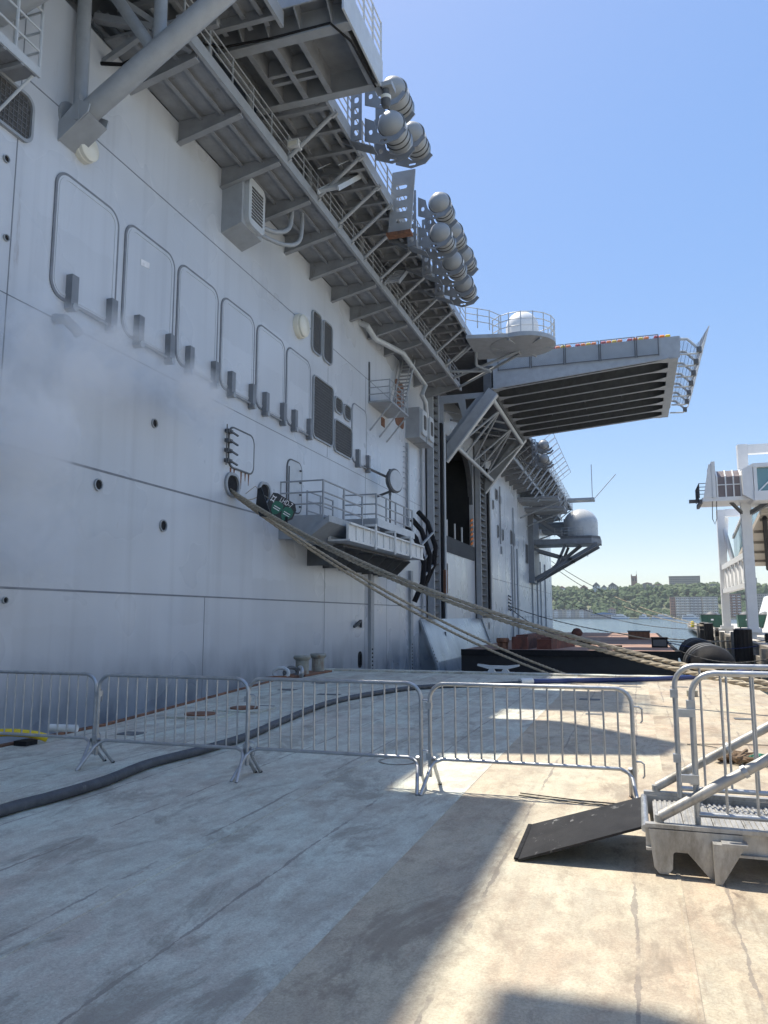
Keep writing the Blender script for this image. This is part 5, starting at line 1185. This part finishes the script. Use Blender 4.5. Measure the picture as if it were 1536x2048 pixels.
# lashing turns that bind the pairs
MB().tube(spline([(-13.0, 23.3, 5.75), (-12.7, 23.6, 5.65), (-12.4, 23.9, 5.8), (-12.5, 24.1, 6.1)]), .02, 6).build('lashing_line', 'rope_tan', lab='thin pale lashing hanging from the near hawse hole', cat='line', smooth=True)
# lines farther up the ship
for a, b, sg, r, lab, mt in (((-13, 84.0, 2.6), (.6, 60, .1), 1.6, .05, 'dark mooring line from the far hull fairlead to the far barge', 'rope_dark'), ((-13, 84.2, 2.75), (9.0, 62, -.1), 1.1, .05, 'dark mooring line from the far hull fairlead to the pier', 'rope_dark'),
                         ((-12.6, 126, 10.5), (8.6, 98, .4), 1.4, .06, 'pale mooring line from the far ship end to the pier, steepest one', 'rope_tan'), ((-12.6, 126.5, 9.8), (8.7, 101, .4), 1.9, .06, 'pale mooring line from the far ship end to the pier, sagging one', 'rope_tan'),
                         ((-12.6, 127, 5), (8.6, 96, .2), 1.5, .05, 'thin grey line low down from the far ship end to the pier', 'rope_dark')):
    rope(lab, a, b, sg, r, 1.6, mt, 2, 'mooring lines from the warship', 90)
rope('short tan line sagging across the pier edge by the black fender pile', (6.2, 40, .0), (7.4, 30, .0), .25, .05, .5, 'rope_tan', 3, 'lines at the pier edge')
rope('loose dark line lying in a curve over the big foam fender', (1.7, 40.5, .1), (6.4, 40, -.1), .5, .03, .5, 'rope_dark', 2, 'lines at the pier edge')
rope('blue line stretched from the far barge to the pier timbers', (1.0, 52, .3), (6.6, 49, .0), .4, .03, .5, 'hose_blue', 2, 'lines at the pier edge')
rope('tan line stretched low from the far barge to the pier edge', (-1.0, 55, .5), (7.4, 66, -.1), .4, .04, .5, 'rope_tan', 3, 'lines at the pier edge')
# ------------------------------------------------------------------ rat guards
rg = root('rat_guard', 'black hexagonal rat guard sign with white lettering and green shields by the hawse hole', 'rat guard', (-12.0, 24.95, 5.1))
def P2(u, v, d=0):   # plane of the sign: u along, v up, slightly tilted, d proud of it
    u, v = u * .52, v * .78; ang = R(-30); uu = u * math.cos(ang) - v * math.sin(ang); vv = u * math.sin(ang) + v * math.cos(ang)
    return Vector((-12.0, 24.95, 5.53)) + Vector((.88, .47, 0)) * uu + Vector((0, 0, 1)) * vv + Vector((.47, -.88, 0)) * d
def plate(poly, d0, d1, name, mat, par):
    n = len(poly); return MB().add([P2(u, v, d0) for u, v in poly] + [P2(u, v, d1) for u, v in poly], [tuple(range(n)), tuple(range(2 * n - 1, n - 1, -1))] + [(i, i + n, (i + 1) % n + n, (i + 1) % n) for i in range(n)]).build(name, mat, par)
bd = plate([(-1.02, .42), (-.98, -.25), (-.6, -.5), (.7, -.5), (1.08, -.2), (1.0, .25), (.7, .48), (-.7, .5)], 0, .03, 'sign_board', 'sign_black', rg)
for c in (-.25, .55):
    plate([(c + .42 * x, -.12 + .36 * y) for x, y in ((-.8, .7), (0, 1.0), (.8, .7), (.95, .1), (.6, -.6), (0, -1), (-.6, -.6), (-.95, .1))], .031, .04, 'shield', 'sign_green', rg)
    holed_pts = [(c + .3 * x, -.12 + .25 * y) for x, y in ((-.8, .25), (.8, .25), (.8, .1), (-.8, .1))]
    plate(holed_pts, .0405, .044, 'shield_band', 'sign_white', rg); plate([(u, v - .1) for u, v in holed_pts], .0405, .044, 'shield_band', 'sign_white', rg)
def text(s, size, u, v, mat, par):
    cu = bpy.data.curves.new('t', 'FONT'); cu.body = s; cu.size = size; cu.align_x = 'CENTER'; cu.extrude = .004
    t = bpy.data.objects.new('t', cu); me = bpy.data.meshes.new_from_object(t)
    vs = [P2(u + q.co.x, v + q.co.y, .036 + q.co.z) for q in me.vertices]; fs = [tuple(p.vertices) for p in me.polygons]
    bpy.data.objects.remove(t); MB().add(vs, fs).build('lettering', mat, par)
text('LHD-7', .34, .12, .21, 'sign_white', rg)
e = (-.78, .18)
for a in (45, 135): plate([(e[0] + .2 * math.cos(R(a)) * s_ - .03 * math.sin(R(a)) * k, e[1] + .2 * math.sin(R(a)) * s_ + .03 * math.cos(R(a)) * k) for s_, k in ((-1, -1), (1, -1), (1, 1), (-1, 1))], .031, .038, 'emblem_bar', 'sign_white', rg)
plate([(e[0] + .13 * math.cos(t), e[1] + .13 * math.sin(t)) for t in np.linspace(0, 6.0, 14)], .0385, .042, 'emblem_disc', 'sign_white', rg)
plate([(e[0] + .08 * math.cos(t), e[1] + .08 * math.sin(t)) for t in np.linspace(0, 6.0, 14)], .0425, .046, 'emblem_centre', 'sign_black', rg)
MB().box(-12.05, -11.75, 24.98, 25.0, 4.95, 5.2).build('sign_tab', 'sign_black', rg)
MB().beam((-12.2, 24.98, 5.7), (-12.95, 25.5, 6.1), .03, .03).build('hanger', 'rope_tan', rg)
r2 = root('rat_guard', 'narrow black rat guard plate on the rope just below the near hawse hole', 'rat guard', (-11.8, 23.4, 4.9))
MB().prism([(-12.05, 5.95), (-11.92, 6.0), (-11.5, 4.95), (-11.95, 5.0), (-12.1, 5.4)], 'y', 23.2, 23.24).build('guard_plate', 'sign_black', r2)
MB().tube([(-12.0, 23.22, 5.9), (-12.15, 23.22, 6.05), (-12.5, 23.2, 5.8)], .012, 6).build('tie', 'rope_tan', r2)
# ------------------------------------------------------------------ life raft canisters
def raft(lab, x, y, z, r=.47, L=2.05, first=[None]):
    if first[0]:
        o = copy_tree(first[0][0]); o.location = (x, y, z - r); OFF[o] = Vector(o.location); return label(o, lab)
    o = root('life_raft', lab, 'life raft', (x, y, z - r), 'life raft canisters in the deck edge racks')
    dome = [(r * math.sin(t), r * .95 * (1 - math.cos(t))) for t in np.linspace(0.05, 1.57, 9)]
    MB().lathe(dome + [(r + .045, r * .95), (r + .045, r * .95 + .07), (r, r * .95 + .075), (r * .97, L - r * .95)] + [(a * .97, L - h) for a, h in dome[::-1]], (x, y, z), 'y', 30).build('canister', 'raft_shell', o, True)
    for k in (.95, 1.25): MB().lathe([(r + .004, k), (r + .014, k + .005), (r + .014, k + .04), (r + .004, k + .045)], (x, y, z), 'y', 30).build('strap', 'band_black', o, True)
    MB().lathe([(r + .008, .435), (r + .052, .465), (r + .052, .475), (r + .008, .476)], (x, y, z), 'y', 30).build('gasket', 'band_black', o, True)
    MB().prism([(z - .16, z + .16)] and [(y + .62, z - .02), (y + .88, z - .02), (y + .88, z + .14), (y + .62, z + .14)], 'x', x + r + .002, x + r + .006).build('placard', 'sign_white', o)
    MB().lathe([(r + .006, 1.5), (r + .02, 1.51), (r + .02, 1.53), (r + .006, 1.54)], (x, y, z), 'y', 30).build('lashing', 'galvanised', o, True)
    first[0] = (o,); return o
for x, y, z, lab in ((-7.6, 23.8, 19.1, 'grey life raft canister in the lower cradle beside the sponson'), (-7.55, 23.9, 20.5, 'grey life raft canister in the upper cradle beside the sponson'), (-7.6, 26.5, 20.45, 'grey life raft canister in the second rack past the sponson'),
                     (-7.6, 31.0, 20.0, 'upper life raft of the first rack after the perforated ramp'), (-7.6, 31.1, 18.6, 'lower life raft of the first rack after the perforated ramp'), (-7.6, 33.6, 19.95, 'upper life raft of the middle rack in the row of three'), (-7.6, 33.5, 18.4, 'lower life raft of the middle rack in the row of three'),
                     (-7.6, 36.1, 19.9, 'upper life raft of the rack nearest the white satellite dome'), (-7.6, 35.95, 18.35, 'lower life raft of the rack nearest the white satellite dome'), (-7.9, 74.0, 18.2, 'upper life raft hanging beyond the raised elevator'), (-7.9, 74.0, 16.8, 'lower life raft hanging beyond the raised elevator')):
    raft(lab, x, y, z)
# ------------------------------------------------------------------ steam venting against the hull
def steam():
    m = bpy.data.materials.new('steam'); m.use_nodes = True; t = m.node_tree; t.nodes.clear()
    o = t.nodes.new('ShaderNodeOutputMaterial'); v = t.nodes.new('ShaderNodeVolumePrincipled'); t.links.new(v.outputs[0], o.inputs['Volume'])
    v.inputs['Color'].default_value = (1, 1, 1, 1); v.inputs['Anisotropy'].default_value = 0.0
    n = N(t, 'World')
    f = n.ramp(n.noise(.85, 6, .6, None, .8), .44, .60)
    tot = None
    for c, r, k in PUFFS:
        d = t.nodes.new('ShaderNodeVectorMath'); d.operation = 'SUBTRACT'; d.inputs[1].default_value = c; n.lk(n.co, d.inputs[0])
        e_ = t.nodes.new('ShaderNodeVectorMath'); e_.operation = 'DIVIDE'; e_.inputs[1].default_value = r; n.lk(d.outputs[0], e_.inputs[0])
        l = t.nodes.new('ShaderNodeVectorMath'); l.operation = 'LENGTH'; n.lk(e_.outputs[0], l.inputs[0])
        q = n.ramp(l.outputs['Value'], 1.0, .15, 0, k)
        tot = q if tot is None else n.math('MAXIMUM', tot, q)
    t.links.new(n.math('MULTIPLY', n.math('ADD', n.math('MULTIPLY', f, .9), .1), n.math('MULTIPLY', tot, STEAM)), v.inputs['Density']); M['steam'] = m
PUFFS = [((-11.6, 12.3, 5.4), (1.0, 1.9, 1.4), 2.0), ((-11.7, 15.2, 7.9), (.9, 2.2, 1.2), 1.0), ((-11.8, 18.6, 8.0), (.8, 2.2, 1.0), .9), ((-11.7, 13.2, 7.2), (.9, 2.1, 1.4), .7), ((-11.6, 12.6, 3.4), (.9, 2.0, 1.6), .35)]
STEAM = 3.6
steam()
MB().box(-12.7, -10.5, 9.0, 22.5, -1.0, 10.2).build('steam', 'steam', lab='thin white steam drifting along the hull side', cat='steam', kind='stuff')

# ------------------------------------------------------------------ summer haze over the river
def haze():
    m = bpy.data.materials.new('haze'); m.use_nodes = True; t = m.node_tree; t.nodes.clear()
    o = t.nodes.new('ShaderNodeOutputMaterial'); v = t.nodes.new('ShaderNodeVolumePrincipled'); t.links.new(v.outputs[0], o.inputs['Volume'])
    v.inputs['Color'].default_value = (.90, .95, 1, 1); v.inputs['Density'].default_value = 0.00008; v.inputs['Anisotropy'].default_value = .1; M['haze'] = m
haze()
MB().box(-700, 900, -250, 2200, -8, 120).build('haze', 'haze', lab='thin pale summer haze filling the air over the river', cat='haze', kind='stuff')
